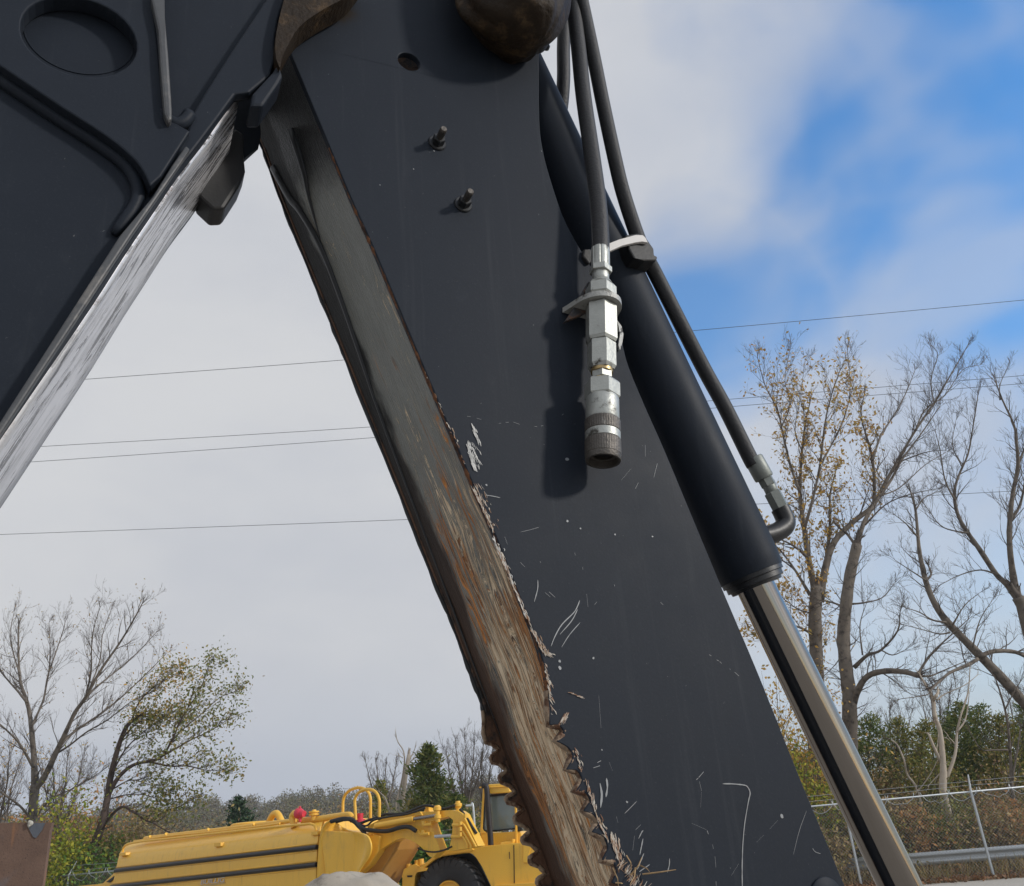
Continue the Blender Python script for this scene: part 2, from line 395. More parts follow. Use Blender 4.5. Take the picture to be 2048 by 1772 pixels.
# grease smear beside the boom pivot, a stain with a shape of its own
suv = texco(snt, 'UV')
gs = st(AP.P(640, 8)); so = texco(snt, 'UV')
dx = mth(snt, 'SUBTRACT', sep(snt, so)[0], gs[0]); dy = mth(snt, 'SUBTRACT', sep(snt, so)[1], gs[1])
dd = mth(snt, 'SQRT', mth(snt, 'ADD', mth(snt, 'MULTIPLY', dx, dx), mth(snt, 'MULTIPLY', mth(snt, 'MULTIPLY', dy, dy), 2.2)))
dd = mth(snt, 'ADD', dd, mth(snt, 'MULTIPLY', mth(snt, 'SUBTRACT', noise(snt, so, 34, 8, .75), .5), .06))
oldc = sb.inputs['Base Color'].links[0].from_socket
snt.links.new(mixc(snt, step(snt, dd, .062, .03), oldc, (.022, .015, .008)), sb.inputs['Base Color'])
stick = aprism(OUT, 0, .010, holes=[(818, 123, .0165)]).build('stick', STICKP, EX, uvf=st, bevel=.0012)
RUSTDARK = simple('dark_rusty_plate', (.10, .05, .028), .75, .1, .5, 40, .6, (.012, .011, .011), (.48, .62))
FLEFT = pcat([(470, 170), (507, 264), (525, 300), (557, 391), (606, 513), (660, 645), (702, 750), (800, 992), (867, 1162), (895, 1228), (926, 1310), (952, 1380), (963, 1412), (967, 1438), (966, 1466)], 3)
FTEETH = [(972, 1486)]
for tri in [((984, 1489), (991, 1500), (984, 1512), (985, 1525)), ((998, 1528), (1007, 1541), (1000, 1553), (1004, 1565)), ((1019, 1571), (1023, 1585), (1013, 1595), (1017, 1605)), ((1031, 1609), (1038, 1621), (1030, 1634), (1032, 1645)),
            ((1047, 1652), (1053, 1663), (1045, 1677), (1048, 1686)), ((1061, 1689), (1069, 1703), (1060, 1716), (1063, 1727)), ((1078, 1733), (1084, 1748), (1075, 1760), (1079, 1772)), ((1094, 1777), (1100, 1792), (1092, 1804), (1096, 1816))]:
    FTEETH += pcat([tri[0], (tri[1][0] + 5, tri[1][1]), (tri[2][0] - 1, tri[2][1]), (tri[3][0] - 2, tri[3][1])], 3)
def stpt(x, y, off): return AP.P(x, y, off)
FO = T - .001
farL = [AP.P(x, y, FO) for x, y in FLEFT + FTEETH + [(1135, 1900), (1400, 2600)]]
farR = [AP.P(x, y, 0) - AP.n * FO for x, y in list(reversed(RIGHT)) + [(700, -160), (590, -100)]]
far = MB(); fo_ = farL + farR; far.loops(fo_, [p + AP.n * .010 for p in fo_])
far.build('far_side_plate', RUSTDARK, stick, uvf=st, bevel=.0012)
FBP = pcat([(474, 170), (511, 264), (529, 300), (561, 391), (610, 513), (664, 645), (706, 750), (804, 992), (871, 1162), (899, 1228), (930, 1310), (958, 1380), (975, 1420), (992, 1470), (1002, 1500), (1018, 1541), (1034, 1585), (1049, 1621), (1064, 1663), (1080, 1703), (1095, 1748), (1112, 1792), (1146, 1900), (1410, 2600)], 3)
tp_ = [AP.P(x, y, 0) for x, y in RIGHT]
mb = MB(); tv = []
for i, p in enumerate(tp_):
    inn = -(tp_[min(i + 1, len(tp_) - 1)] - tp_[max(i - 1, 0)]).normalized().cross(AP.n) * .004
    if inn.dot(AP.e1) > 0: inn = -inn
    for o_ in (.011, T - .012): tv.append(p + inn - AP.n * o_)
mb.add(tv, [(2 * i, 2 * i + 1, 2 * i + 3, 2 * i + 2) for i in range(len(tp_) - 1)])
tpo = mb.build('top_plate', PAINT, stick, smooth=True, fixn=False); ts_ = tpo.modifiers.new('solid', 'SOLIDIFY'); ts_.thickness = .006; ts_.offset = 0
# underside plate, worn through paint to rust
BP = pcat([(566, 60), (604, 150), (652, 265), (704, 390), (749, 490), (804, 620), (854, 740), (909, 870), (949, 965), (989, 1055), (1044, 1195), (1083, 1295), (1105, 1368), (1122, 1430), (1134, 1462), (1152, 1511), (1171, 1559), (1187, 1599), (1204, 1645), (1222, 1695), (1241, 1745), (1263, 1792), (1300, 1900), (1550, 2600)], 3)
def underside_mat():
    m, nt, b = new_mat('worn_underside'); uv = texco(nt, 'UV'); s_ = sep(nt, uv); u, v = s_[0], s_[1]
    c3 = nt.nodes.new('ShaderNodeCombineXYZ'); nt.links.new(u, c3.inputs[0]); nt.links.new(v, c3.inputs[1]); p = c3.outputs[0]
    wob = mth(nt, 'MULTIPLY', mth(nt, 'SUBTRACT', noise(nt, mapv(nt, p, (2.2, 3, 1)), 1.5, 3), .5), .35)
    c4 = nt.nodes.new('ShaderNodeCombineXYZ'); nt.links.new(u, c4.inputs[0]); nt.links.new(mth(nt, 'ADD', v, wob), c4.inputs[1]); pw = c4.outputs[0]
    base = mixc(nt, noise(nt, mapv(nt, p, (6, 4, 1)), 2, 5, .6), (.15, .155, .142), (.27, .275, .25))
    fine = step(nt, noise(nt, mapv(nt, pw, (5, 70, 1)), 1.0, 4, .6), .63, .72)
    base = mixc(nt, mth(nt, 'MULTIPLY', fine, .6), base, (.30, .29, .25))
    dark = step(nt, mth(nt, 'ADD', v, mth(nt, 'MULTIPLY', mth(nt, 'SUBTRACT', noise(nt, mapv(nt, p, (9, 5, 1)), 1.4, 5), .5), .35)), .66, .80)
    wear = step(nt, u, .50, 1.02)
    mid = mth(nt, 'SUBTRACT', 1, step(nt, v, .48, .86))
    rn = noise(nt, mapv(nt, pw, (4.5, 26, 1)), 1.3, 8, .66)
    big = noise(nt, mapv(nt, pw, (5.0, 5, 1), (2, 2, 0)), 1.3, 4, .6)
    bigd = mth(nt, 'SUBTRACT', big, .5)
    zone = mth(nt, 'MULTIPLY', wear, mth(nt, 'ADD', mth(nt, 'MULTIPLY', mid, .8), .3))
    rust = step(nt, mth(nt, 'ADD', mth(nt, 'MULTIPLY_ADD', bigd, .5, rn), mth(nt, 'MULTIPLY', zone, .20)), .60, .66)
    rc = mixc(nt, step(nt, noise(nt, mapv(nt, pw, (12, 40, 1)), 1.3, 8, .75), .38, .62), (.06, .022, .01), (.74, .29, .065))
    rust = mth(nt, 'MULTIPLY', rust, step(nt, mth(nt, 'ADD', u, mth(nt, 'MULTIPLY', bigd, .3)), .46, .62))
    col = mixc(nt, rust, base, rc)
    cn = noise(nt, mapv(nt, pw, (13, 62, 1), (3, 7, 0)), 1.2, 10, .80, .5)
    crm = step(nt, mth(nt, 'ADD', mth(nt, 'MULTIPLY_ADD', bigd, -.35, cn), mth(nt, 'MULTIPLY', mth(nt, 'MULTIPLY', wear, mid), .165)), .60, .625)
    col = mixc(nt, crm, col, mixc(nt, noise(nt, mapv(nt, pw, (22, 90, 1)), 1, 3), (.60, .38, .18), (.97, .86, .66)))
    dkn = step(nt, noise(nt, mapv(nt, pw, (11, 48, 1), (9, 2, 0)), 1.3, 9, .78, .4), .55, .575)
    col = mixc(nt, mth(nt, 'MULTIPLY', mth(nt, 'MULTIPLY', dkn, wear), .93), col, (.018, .022, .024))
    hair = step(nt, noise(nt, mapv(nt, pw, (11, 90, 1), (1, 5, 0)), 1.1, 6, .70), .535, .575)
    col = mixc(nt, mth(nt, 'MULTIPLY', hair, mth(nt, 'MULTIPLY', wear, .75)), col, mixc(nt, big, (.22, .07, .018), (.82, .36, .085)))
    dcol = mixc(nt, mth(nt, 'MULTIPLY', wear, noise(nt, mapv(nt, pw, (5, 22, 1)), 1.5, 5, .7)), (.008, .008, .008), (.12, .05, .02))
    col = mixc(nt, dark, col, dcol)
    apex = step(nt, mth(nt, 'ADD', mth(nt, 'MULTIPLY_ADD', v, .10, u), mth(nt, 'MULTIPLY', mth(nt, 'SUBTRACT', noise(nt, mapv(nt, p, (14, 2, 1)), 1.2, 6, .7), .5), .10)), .28, .20)  # black towards the pivot: some grease, plus shade painted into the colour
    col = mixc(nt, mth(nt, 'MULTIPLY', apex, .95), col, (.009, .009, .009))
    edge = step(nt, mth(nt, 'ADD', v, mth(nt, 'MULTIPLY', mth(nt, 'SUBTRACT', noise(nt, mapv(nt, p, (40, 8, 1)), 1.2, 6, .7), .5), .16)), .085, .03)
    col = mixc(nt, mth(nt, 'MULTIPLY', edge, .9), col, mixc(nt, noise(nt, mapv(nt, p, (70, 30, 1)), 1.2, 5), (.03, .014, .008), (.20, .07, .022)))
    nt.links.new(col, b.inputs['Base Color'])
    nt.links.new(mth(nt, 'MULTIPLY_ADD', mth(nt, 'MAXIMUM', rust, dark), .4, .30), b.inputs['Roughness'])
    bump(nt, b, mth(nt, 'ADD', mth(nt, 'ADD', rn, crm), noise(nt, mapv(nt, p, (30, 30, 1)), 3, 4)), .8, .004)
    nt.links.new(mth(nt, 'MULTIPLY', mth(nt, 'SUBTRACT', 1, mth(nt, 'MAXIMUM', mth(nt, 'MAXIMUM', rust, dark), wear)), .45), b.inputs['Metallic'])
    return m
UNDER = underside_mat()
ub = MB(); nseg = 12; arc = [0.0]
P0 = [AP.P(x, y, .0025) for x, y in BP]; PF = [AP.P(x, y, T - .006) for x, y in FBP]
for i in range(1, len(P0)): arc.append(arc[-1] + (P0[i] - P0[i - 1]).length)
sdir = (P0[-1] - P0[0]).normalized(); pk = [p.dot(sdir) for p in PF]
def farpt(p):
    k = p.dot(sdir); j = 0
    while j < len(pk) - 2 and pk[j + 1] < k: j += 1
    t = (k - pk[j]) / (pk[j + 1] - pk[j]); return PF[j].lerp(PF[j + 1], t)
PFI = [farpt(p) for p in P0]; vv = []
for p, q_ in zip(P0, PFI):
    for k in range(nseg + 1): vv.append(p.lerp(q_, k / nseg))
ff = [(i * (nseg + 1) + k, i * (nseg + 1) + k + 1, (i + 1) * (nseg + 1) + k + 1, (i + 1) * (nseg + 1) + k) for i in range(len(P0) - 1) for k in range(nseg)]
ub.add(vv, ff)
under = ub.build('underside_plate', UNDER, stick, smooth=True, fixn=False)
ul = under.data.uv_layers.new(name='UVMap')
for lp in under.data.loops:
    i, k = divmod(lp.vertex_index, nseg + 1); ul.data[lp.index].uv = (arc[i], k / nseg)
so_ = under.modifiers.new('solid', 'SOLIDIFY'); so_.thickness = .008; so_.offset = -1
# welded edge bead with rust
def bead(px, name, par, off, r, mat, jit=.5, n=3):
    pts = [AP.P(x, y, off) for x, y in px]; pts = cat(pts, n)
    rr = [r * (1 + jit * random.uniform(-.7, 1)) for _ in pts]
    mb = MB(); mb.tube(pts, rr, 7); return mb.build(name, mat, par, smooth=True)
bead([(x - 1.0, y) for x, y in LEFT[9:]], 'weld_bead', stick, .004, .0026, RUST, .7, 3)
bead([(x + 1, y) for x, y in FLEFT[4:]], 'weld_bead', stick, T - .004, .0022, BLACKPAINT, .5, 2)
WORN = simple('worn_tooth_edge', (.30, .22, .15), .6, .2, .45, 120, .5, (.10, .045, .022), (.45, .6))
def edge3(pts, r, name):
    mb = MB(); mb.tube(pts, [r * random.uniform(.85, 1.15) for _ in pts], 7); mb.build(name, WORN, stick, smooth=True)
edge3([AP.P(x, y, .0052) for x, y in LEFT[-4:] + TEETH], .0050, 'worn_edge')
edge3([AP.P(x, y, FO - .0085) for x, y in FLEFT[-6:] + FTEETH], .0026, 'worn_edge')
# raised ribs welded on the underside near the boom, seen as dark ridges
def onunder(i_arc, v):
    j = min(range(len(arc)), key=lambda k: abs(arc[k] - i_arc)); return P0[j].lerp(PFI[j], v)
def path_under(lst, r, name, mat):
    mb = MB(); _p = cat([onunder(a, v) for a, v in lst], 4); mb.tube(_p, [r * (1 - .93 * (i / (len(_p) - 1)) ** 1.6) for i in range(len(_p))], 8); mb.build(name, mat, stick, smooth=True)
path_under([(.10, .45), (.16, .50), (.22, .58), (.27, .68)], .006, 'rib', BLACKPAINT)
path_under([(.10, .95), (.17, .86), (.22, .78), (.27, .70), (.35, .72), (.44, .78), (.55, .84), (.75, .90), (1.0, .93)], .006, 'rib', BLACKPAINT)
# studs with nuts
def stud(px, py, L=.030):
    p = AP.P(px, py, 0); n = AP.n
    mb = MB(); mb.lathe(p, p + n * .003, [(0, .0125), (.6, .0125), (1, .0115)], 24); w = mb.build('washer', BLACKPAINT, stick, smooth=True, autosmooth=35)
    mb = MB(); mb.lathe(p + n * .003, p + n * .013, [(0, .0088), (.9, .0088), (1, .0078)], 6); mb.build('nut', BLACKPAINT, stick)
    mb = MB(); mb.lathe(p + n * .013, p + n * L, [(0, .0048), (.2, .0048), (.24, .0052), (.4, .0048), (.44, .0052), (.6, .0048), (.64, .0052), (.9, .0050), (1, .0040)], 14); mb.build('stud', ZINCDARK, stick, smooth=True, autosmooth=40)
stud(874, 287); stud(926, 410)
mb = MB(); p = AP.P(1652, 1797, 0); mb.lathe(p, p + AP.n * .004, [(0, .022), (.7, .022), (1, .0205)], 32); mb.build('pin_cap', PAINT, stick, smooth=True, autosmooth=40)
# paint scratches and chips
def flat_strip(mb, pts, w, off=-.0007):
    P = [AP.P(x, y, off) for x, y in pts]; v = []; f = []
    for i, p in enumerate(P):
        t = (P[min(i + 1, len(P) - 1)] - P[max(0, i - 1)]).normalized(); s = t.cross(AP.n).normalized() * .68
        ww = w * (1 if 0 < i < len(P) - 1 else .35) * random.uniform(.7, 1.2)
        v += [p + s * ww, p - s * ww]
    f = [(2 * i, 2 * i + 1, 2 * i + 3, 2 * i + 2) for i in range(len(P) - 1)]
    mb.add(v, f)
def Z6(l): return [(x / 2.532 + 800, y / 2.532 + 700) for x, y in l]
def Z7(l): return [(x / 3.394 + 1180, y / 3.394 + 1250) for x, y in l]
sc = MB()
for l, w in [([(340, 335), (358, 338)], .0006), ([(388, 345), (412, 352)], .0007), ([(500, 372), (512, 370)], .0006), ([(535, 366), (550, 366)], .0008), ([(575, 365), (605, 376)], .0006), ([(682, 387), (694, 388)], .0006), ([(714, 385), (725, 383)], .0006),
             ([(436, 735), (470, 740), (508, 748)], .0007), ([(610, 922), (660, 910), (705, 897)], .0003), ([(698, 1165), (697, 1210), (680, 1275)], .0007),
             ([(910, 1268), (900, 1295), (880, 1330), (820, 1390), (785, 1450), (765, 1500)], .0008), ([(900, 1312), (870, 1370), (810, 1440)], .0007), ([(912, 1380), (860, 1440), (818, 1505)], .0006),
             ([(1303, 575), (1285, 645)], .0007), ([(1207, 672), (1192, 702)], .0006), ([(1242, 480), (1242, 540)], .0005), ([(735, 1228), (760, 1250)], .0006), ([(755, 1225), (785, 1252)], .0008),
             ([(610, 1075), (632, 1098)], .0007), ([(885, 1025), (888, 1040)], .0006), ([(1085, 1188), (1087, 1196)], .0008), ([(1320, 1278), (1332, 1290)], .0009), ([(985, 1290), (997, 1275)], .0007), ([(820, 330), (828, 324)], .0006), ([(530, 945), (545, 985)], .0005), ([(1120, 660), (1170, 600)], .0003), ([(925, 1100), (926, 1112)], .0006), ([(710, 1070), (712, 1078)], .0006), ([(945, 1235), (952, 1300)], .0003)]:
    flat_strip(sc, pcat(Z6(l), 4) if len(l) > 2 else Z6(l), w)
for l, w in [([(900, 1078), (960, 1078), (1035, 1085), (1068, 1097), (1087, 1140), (1075, 1200), (1050, 1350), (1037, 1500), (1033, 1640), (1034, 1790)], .0009),
             ([(810, 200), (823, 211)], .0010), ([(860, 236), (873, 244)], .0009), ([(880, 248), (894, 261)], .0010), ([(982, 320), (1012, 346)], .0010), ([(948, 298), (954, 302)], .0008),
             ([(722, 1050), (735, 1040)], .0012), ([(738, 1035), (772, 996)], .0012), ([(743, 1062), (757, 1125)], .0006), ([(756, 1130), (752, 1240)], .0003), ([(235, 1280), (280, 1235), (318, 1195)], .0004),
             ([(540, 1585), (538, 1630), (525, 1680)], .0008), ([(360, 1450), (350, 1500), (338, 1560)], .0009), ([(366, 1550), (345, 1600), (320, 1660)], .0010), ([(406, 1625), (370, 1650), (335, 1675)], .0008),
             ([(795, 1395), (804, 1420)], .0012), ([(832, 1490), (838, 1520)], .0006), ([(848, 1570), (855, 1645)], .0006), ([(855, 1740), (857, 1770)], .0010), ([(1470, 1260), (1420, 1400), (1380, 1560)], .0003),
             ([(112, 1040), (118, 1100), (108, 1168)], .0014), ([(68, 1075), (80, 1150), (72, 1240)], .0016), ([(22, 970), (68, 955)], .0014), ([(50, 934), (75, 921)], .0012), ([(1220, 1385), (1275, 1325)], .0003),
             ([(310, 1390), (345, 1355)], .0006), ([(330, 1450), (352, 1405), (362, 1395)], .0008), ([(290, 1530), (302, 1430)], .0004), ([(180, 1300), (190, 1342)], .0005), ([(1510, 1515), (1530, 1540), (1565, 1552)], .0005), ([(60, 480), (75, 700)], .0003), ([(130, 930), (152, 990)], .0003), ([(690, 1345), (790, 1390)], .0003), ([(960, 1700), (1010, 1620)], .0003), ([(1130, 1475), (1180, 1425)], .0003)]:
    flat_strip(sc, pcat(Z7(l), 4) if len(l) > 2 else Z7(l), w)
def spot(mb, x, y, r, off=-.0006):
    p = AP.P(x, y, off); k = 7; v = []
    for i in range(k):
        a = 2 * math.pi * i / k; q = r * random.uniform(.7, 1.2)
        v.append(p + AP.e1 * (q * math.cos(a)) + Vector((0, 0, 1)) * (q * math.sin(a)))
    mb.add(v, [tuple(range(k))])
for x, y, r in [(1134.5, 918.5, .0026), (1135, 1042, .0016), (1161, 1057, .0012), (1230, 1069, .0012), (1305, 1073, .0012), (1564, 1632, .0022), (1120, 1336, .0022), (1119, 1322, .0018), (1187, 1316, .0014), (973, 970, .0014), (1204, 1500, .0010), (1254, 1604, .0012), (868, 302, .0012), (827, 338, .0010), (1083, 302, .0009), (760, 370, .0008)]: spot(sc, x, y, r)
tag(sc.build('paint_scratches', SCRATCH, stick, fixn=False), kind='stuff')
ch = MB()
def chips(x0, y0, x1, y1, w, n, L, dirpx=(.40, .92), rag=.6):
    for _ in range(n):
        t = random.random(); cl_ = .5 + .5 * math.sin(t * 37) ; cx = x0 + (x1 - x0) * t + abs(random.gauss(0, 1)) * w * .75 * cl_; cy = y0 + (y1 - y0) * t + random.gauss(0, w * .2)
        l = L * random.uniform(.3, 1.2); dx = dirpx[0] + random.gauss(0, .18) * rag; dy = dirpx[1]
        k = [(cx - dx * l / 2, cy - dy * l / 2), (cx + random.gauss(0, 1), cy), (cx + dx * l / 2, cy + dy * l / 2)]
        flat_strip(ch, k, random.uniform(.00025, .0010), -.0006 - random.random() * .0008)
chips(944, 972, 985, 1060, 14, 110, 14); chips(990, 1088, 1016, 1150, 8, 60, 14); chips(1016, 1150, 1060, 1250, 5, 60, 14)
chips(1060, 1255, 1090, 1310, 8, 80, 12); chips(1096, 1306, 1098, 1312, 8, 22, 14, (.9, .4)); chips(1090, 1330, 1105, 1430, 6, 60, 12)
chips(905, 860, 940, 960, 3, 14, 10); chips(850, 745, 905, 870, 1.0, 14, 8)
chips(1122, 1440, 1134, 1432, 5, 20, 24, (-.45, .9)); chips(1150, 1495, 1160, 1540, 5, 24, 12); chips(1170, 1560, 1190, 1620, 6, 36, 16, (.1, 1)); chips(1192, 1630, 1215, 1680, 7, 40, 16)
chips(1220, 1672, 1236, 1715, 10, 90, 18, (.15, .95)); chips(1236, 1725, 1290, 1790, 14, 90, 16, (-.3, .9), 2); chips(1140, 1385, 1165, 1395, 2, 10, 10, (.9, .2))
ch0 = ch; ch = MB(); chips(934, 888, 948, 938, 12, 110, 16, (.35, .9)); chips(945, 854, 955, 885, 5, 34, 16); chips(985, 1075, 1012, 1135, 6, 50, 10); chips(1018, 1150, 1050, 1230, 3, 40, 12)
tag(ch.build('bare_paint_patch', leaf_mat('bare_primer', [(.62, .62, .60), (.45, .45, .44), (.74, .73, .70)], .6, 0), stick, fixn=False), kind='stuff'); ch = ch0
tag(ch.build('chipped_edge', CREAM, stick, fixn=False), kind='stuff')
# torn straw caught at the toothed edge
sw = MB()
for k in range(7):
    x, y = random.uniform(1222, 1292), random.uniform(1705, 1785)
    p = AP.P(x, y, -.002); q = p + AP.e1 * random.uniform(-.02, .03) + Vector((0, 0, random.uniform(-.02, .02))) + AP.n * random.uniform(0, .02)
    sw.tube([p, (p + q) / 2 + AP.n * .004, q], [.0008, .0007, .0003], 4, False)
tag(sw.build('straw_debris', simple('straw', (.36, .24, .12), .8, 0, .4, 60), stick), kind='stuff')

# ---- pivot boss cover (greasy, folded), top of the stick
rows = [(-160, 905, 1150), (-60, 908, 1147), (0, 920, 1139), (20, 930, 1137), (40, 948, 1132), (58, 972, 1123), (74, 1010, 1112), (84, 1040, 1102), (90, 1062, 1090)]
mb = MB(); nk = 48; vv = []
for y, a, b in rows:
    L_ = AP.P(a, y, -.055); R_ = AP.P(b, y, -.055); c = (L_ + R_) / 2; hw = (R_ - L_).length / 2; ax = (R_ - L_).normalized()
    for k in range(nk):
        w = 2 * math.pi * k / nk
        fold = 1 + .05 * mathutils.noise.noise(Vector((w * 3, y * .05, 2))) + .09 * math.sin(7 * w + .02 * y) * math.sin(3 * w + 1) - .08 * abs(math.sin(5.5 * w))
        vv.append(c + ax * (hw * math.cos(w)) * fold + AP.n * (.062 * math.sin(w) * fold * min(1, hw / .05)))
ff = [(i * nk + k, i * nk + (k + 1) % nk, (i + 1) * nk + (k + 1) % nk, (i + 1) * nk + k) for i in range(len(rows) - 1) for k in range(nk)]
ff.append(tuple((len(rows) - 1) * nk + k for k in range(nk)))
mb.add(vv, ff); boss = mb.build('pivot_boot', GREASE, EX, smooth=True)
sub_ = boss.modifiers.new('s', 'SUBSURF'); sub_.levels = 1; sub_.render_levels = 1
mb = MB(); p = AP.P(1080, 88, .03); mb.lathe(p, p + AP.e1 * .016 + Vector((0, 0, -.004)), [(0, .006), (.8, .006), (1, .004)], 12); mb.build('grease_nipple', BLACKPAINT, boss, smooth=True)

SCUFF = simple('scuffed_grey_paint', (.060, .063, .068), .5, 0, .35, 40, .1, (.13, .125, .12), (.52, .68))
# ---- the boom
OB = -.020; TB = .150
BLOW = pcat([(-120, 1040), (0, 868), (95, 731), (185, 600), (253, 495), (304, 420), (355, 345), (403, 284), (440, 232), (470, 192)], 3)
BOUT = BLOW + [(500, 186), (552, 142), (556, 118), (553, 80), (562, 28), (585, -60), (600, -160), (-140, -160)]
boom = aprism(BOUT, OB, OB + .012, holes=[(160, 72, .0575)]).build('boom', PAINT, EX, uvf=st, bevel=.0015)
mb = MB()
bc = AP.P(160, 72, OB)
for k in range(48):
    pass
ringp = lambda r, d: [bc - AP.n * d + AP.e1 * (r * math.cos(k * math.pi / 24)) + Vector((0, 0, 1)) * (r * math.sin(k * math.pi / 24)) for k in range(48)]
v = ringp(.0590, -.001) + ringp(.0590, .002); f = [(k, (k + 1) % 48, 48 + (k + 1) % 48, 48 + k) for k in range(48)] + [tuple(range(48, 96))]
mb.add(v, f); mb.build('round_recess', PAINT, boom, uvf=st, fixn=False)
# raised doubler with the round hole
DB = pcat([(-140, 20), (-60, 92), (0, 131), (120, 212), (210, 270), (262, 312), (286, 342), (300, 372)], 3) + [(322, 352), (380, 262), (352, 246), (333, 236), (328, 200), (318, 110), (305, -10), (300, -160), (-140, -160)]
dbl = aprism(DB, OB - .022, OB, holes=[(160, 72, .0605)]).build('doubler_plate', PAINT, boom, uvf=st, bevel=.002)
# round lip below the doubler, ending beside the bottom flange
mb = MB(); pts = [AP.P(x, y, OB - .003) for x, y in pcat([(-130, 60), (-60, 118), (0, 160), (110, 234), (200, 292), (245, 326), (268, 356), (276, 390), (262, 425), (228, 468)], 4)]
mb.tube(pts, [.0075] * (len(pts) - 3) + [.007, .006, .004], 10); mb.build('stiffener_lip', PAINT, boom, smooth=True)
# upright rib
aprism([(301, -160), (303, 0), (316, 60), (320, 130), (328, 225), (336, 243), (344, 238), (344, 215), (337, 110), (330, 30), (327, -160)], OB - .033, OB - .020).build('rib', SCUFF, boom, uvf=st, bevel=.003)
mb = MB(); mb.tube(cat([AP.P(x, y, OB - .016) for x, y in [(326, 226), (334, 240), (352, 248), (368, 243), (380, 228)]], 4), .008, 8); mb.build('weld_bead', PAINT, boom, smooth=True)
# raised flange along the lower edge, widening to the pivot
FL = pcat([(-60, 930), (0, 845), (92, 712), (180, 582), (246, 480), (300, 398), (340, 330), (372, 268), (385, 228)], 3) + pcat([(410, 185), (470, 92), (545, -20), (590, -90)], 3)
FLo = [(600, -60), (572, -10), (556, 40), (549, 85), (550, 118), (540, 150), (500, 184), (470, 188), (438, 232), (400, 283), (352, 345), (250, 495), (182, 600), (92, 731), (0, 864), (-60, 952)]
fl = aprism(FL + FLo, OB - .014, OB - .001).build('bottom_flange', PAINT, boom, uvf=st, bevel=.0025)
aprism([(-40, 905), (240, 470), (306, 392), (318, 372), (344, 330), (372, 290), (380, 298), (330, 372), (262, 470), (-30, 915)], OB - .021, OB - .012).build('flange_strip', SCUFF, boom, uvf=st, bevel=.002)
# heel lip at the pivot
aprism([(505, 186), (548, 140), (556, 122), (566, 152), (560, 163), (526, 212), (500, 212)], OB - .020, OB + .02).build('pivot_heel', PAINT, boom, uvf=st, bevel=.004)
# brown greasy rim of the pivot
cr = pcat([(600, -60), (575, -20), (560, 30), (551, 80), (552, 115), (560, 136)], 3) + pcat([(563, 118), (573, 96), (600, 52), (648, 18), (700, -12), (740, -60)], 3)
aprism(cr, OB - .028, OB + .012).build('pivot_rim', GREASE, boom, uvf=st, bevel=.003)
# underside of the boom, scraped pale
def boomunder_mat():
    m, nt, b = new_mat('scraped_pale_underside'); uv = texco(nt, 'UV')
    p = uv
    base = mixc(nt, noise(nt, mapv(nt, p, (5, 3, 1)), 1.5, 5), (.56, .56, .59), (.76, .76, .79))
    s1 = step(nt, noise(nt, mapv(nt, p, (6.5, 20, 1)), 1.2, 10, .74, .3), .525, .55)
    ev = sep(nt, p)[1]
    edge = step(nt, mth(nt, 'ADD', ev, mth(nt, 'MULTIPLY', mth(nt, 'SUBTRACT', noise(nt, mapv(nt, p, (10, 6, 1)), 1.5, 6), .5), .7)), .78, 1.0)
    s1 = mth(nt, 'MAXIMUM', s1, mth(nt, 'MULTIPLY', edge, .8))
    br = step(nt, mth(nt, 'ADD', ev, mth(nt, 'MULTIPLY', mth(nt, 'SUBTRACT', noise(nt, mapv(nt, p, (16, 5, 1)), 1.5, 6, .7), .5), .75)), -.02, -.12)
    base = mixc(nt, br, base, (.16, .10, .07))
    s1 = mth(nt, 'MULTIPLY', s1, mth(nt, 'ADD', .45, step(nt, sep(nt, p)[0], .30, .75)), clamp=True)
    col = mixc(nt, s1, base, (.025, .025, .029))
    s2 = step(nt, noise(nt, mapv(nt, p, (6, 13, 1), (4, 4, 0)), 1.3, 6, .65), .665, .70)
    col = mixc(nt, mth(nt, 'MULTIPLY', s2, .8), col, (.13, .09, .06))
    s3 = step(nt, noise(nt, mapv(nt, p, (8, 7, 1), (2, 9, 0)), 1.1, 9, .72, .6), .545, .575)
    col = mixc(nt, mth(nt, 'MULTIPLY', s3, .8), col, (.04, .038, .04))
    nt.links.new(col, b.inputs['Base Color']); b.inputs['Roughness'].default_value = .27; nt.links.new(mth(nt, 'MULTIPLY', mth(nt, 'SUBTRACT', 1, s1), .42), b.inputs['Metallic'])
    bump(nt, b, mth(nt, 'MULTIPLY', s1, -1), .3, .002); return m
bp0 = [AP.P(x, y, OB + .011) for x, y in BLOW]; ar = [0.0]
for i in range(1, len(bp0)): ar.append(ar[-1] + (bp0[i] - bp0[i - 1]).length)
mb = MB(); vv = []; ns = 6
for p in bp0:
    for k in range(ns + 1): vv.append(p - AP.n * (TB - .022) * (k / ns) + Vector((0, 0, .002)))
mb.add(vv, [(i * (ns + 1) + k, i * (ns + 1) + k + 1, (i + 1) * (ns + 1) + k + 1, (i + 1) * (ns + 1) + k) for i in range(len(bp0) - 1) for k in range(ns)])
bu = mb.build('boom_underside', boomunder_mat(), boom, smooth=True, fixn=False)
ul = bu.data.uv_layers.new(name='UVMap')
for lp in bu.data.loops:
    i, k = divmod(lp.vertex_index, ns + 1); ul.data[lp.index].uv = (ar[i], k / ns)
m_ = bu.modifiers.new('solid', 'SOLIDIFY'); m_.thickness = .012; m_.offset = 0
mb = MB(); pf = BOUT; mb.loops([AP.P(x, y, OB) - AP.n * (TB - .010) for x, y in pf], [AP.P(x, y, OB) - AP.n * TB for x, y in pf]); mb.build('far_side_plate', PAINT, boom, uvf=st, bevel=.001)
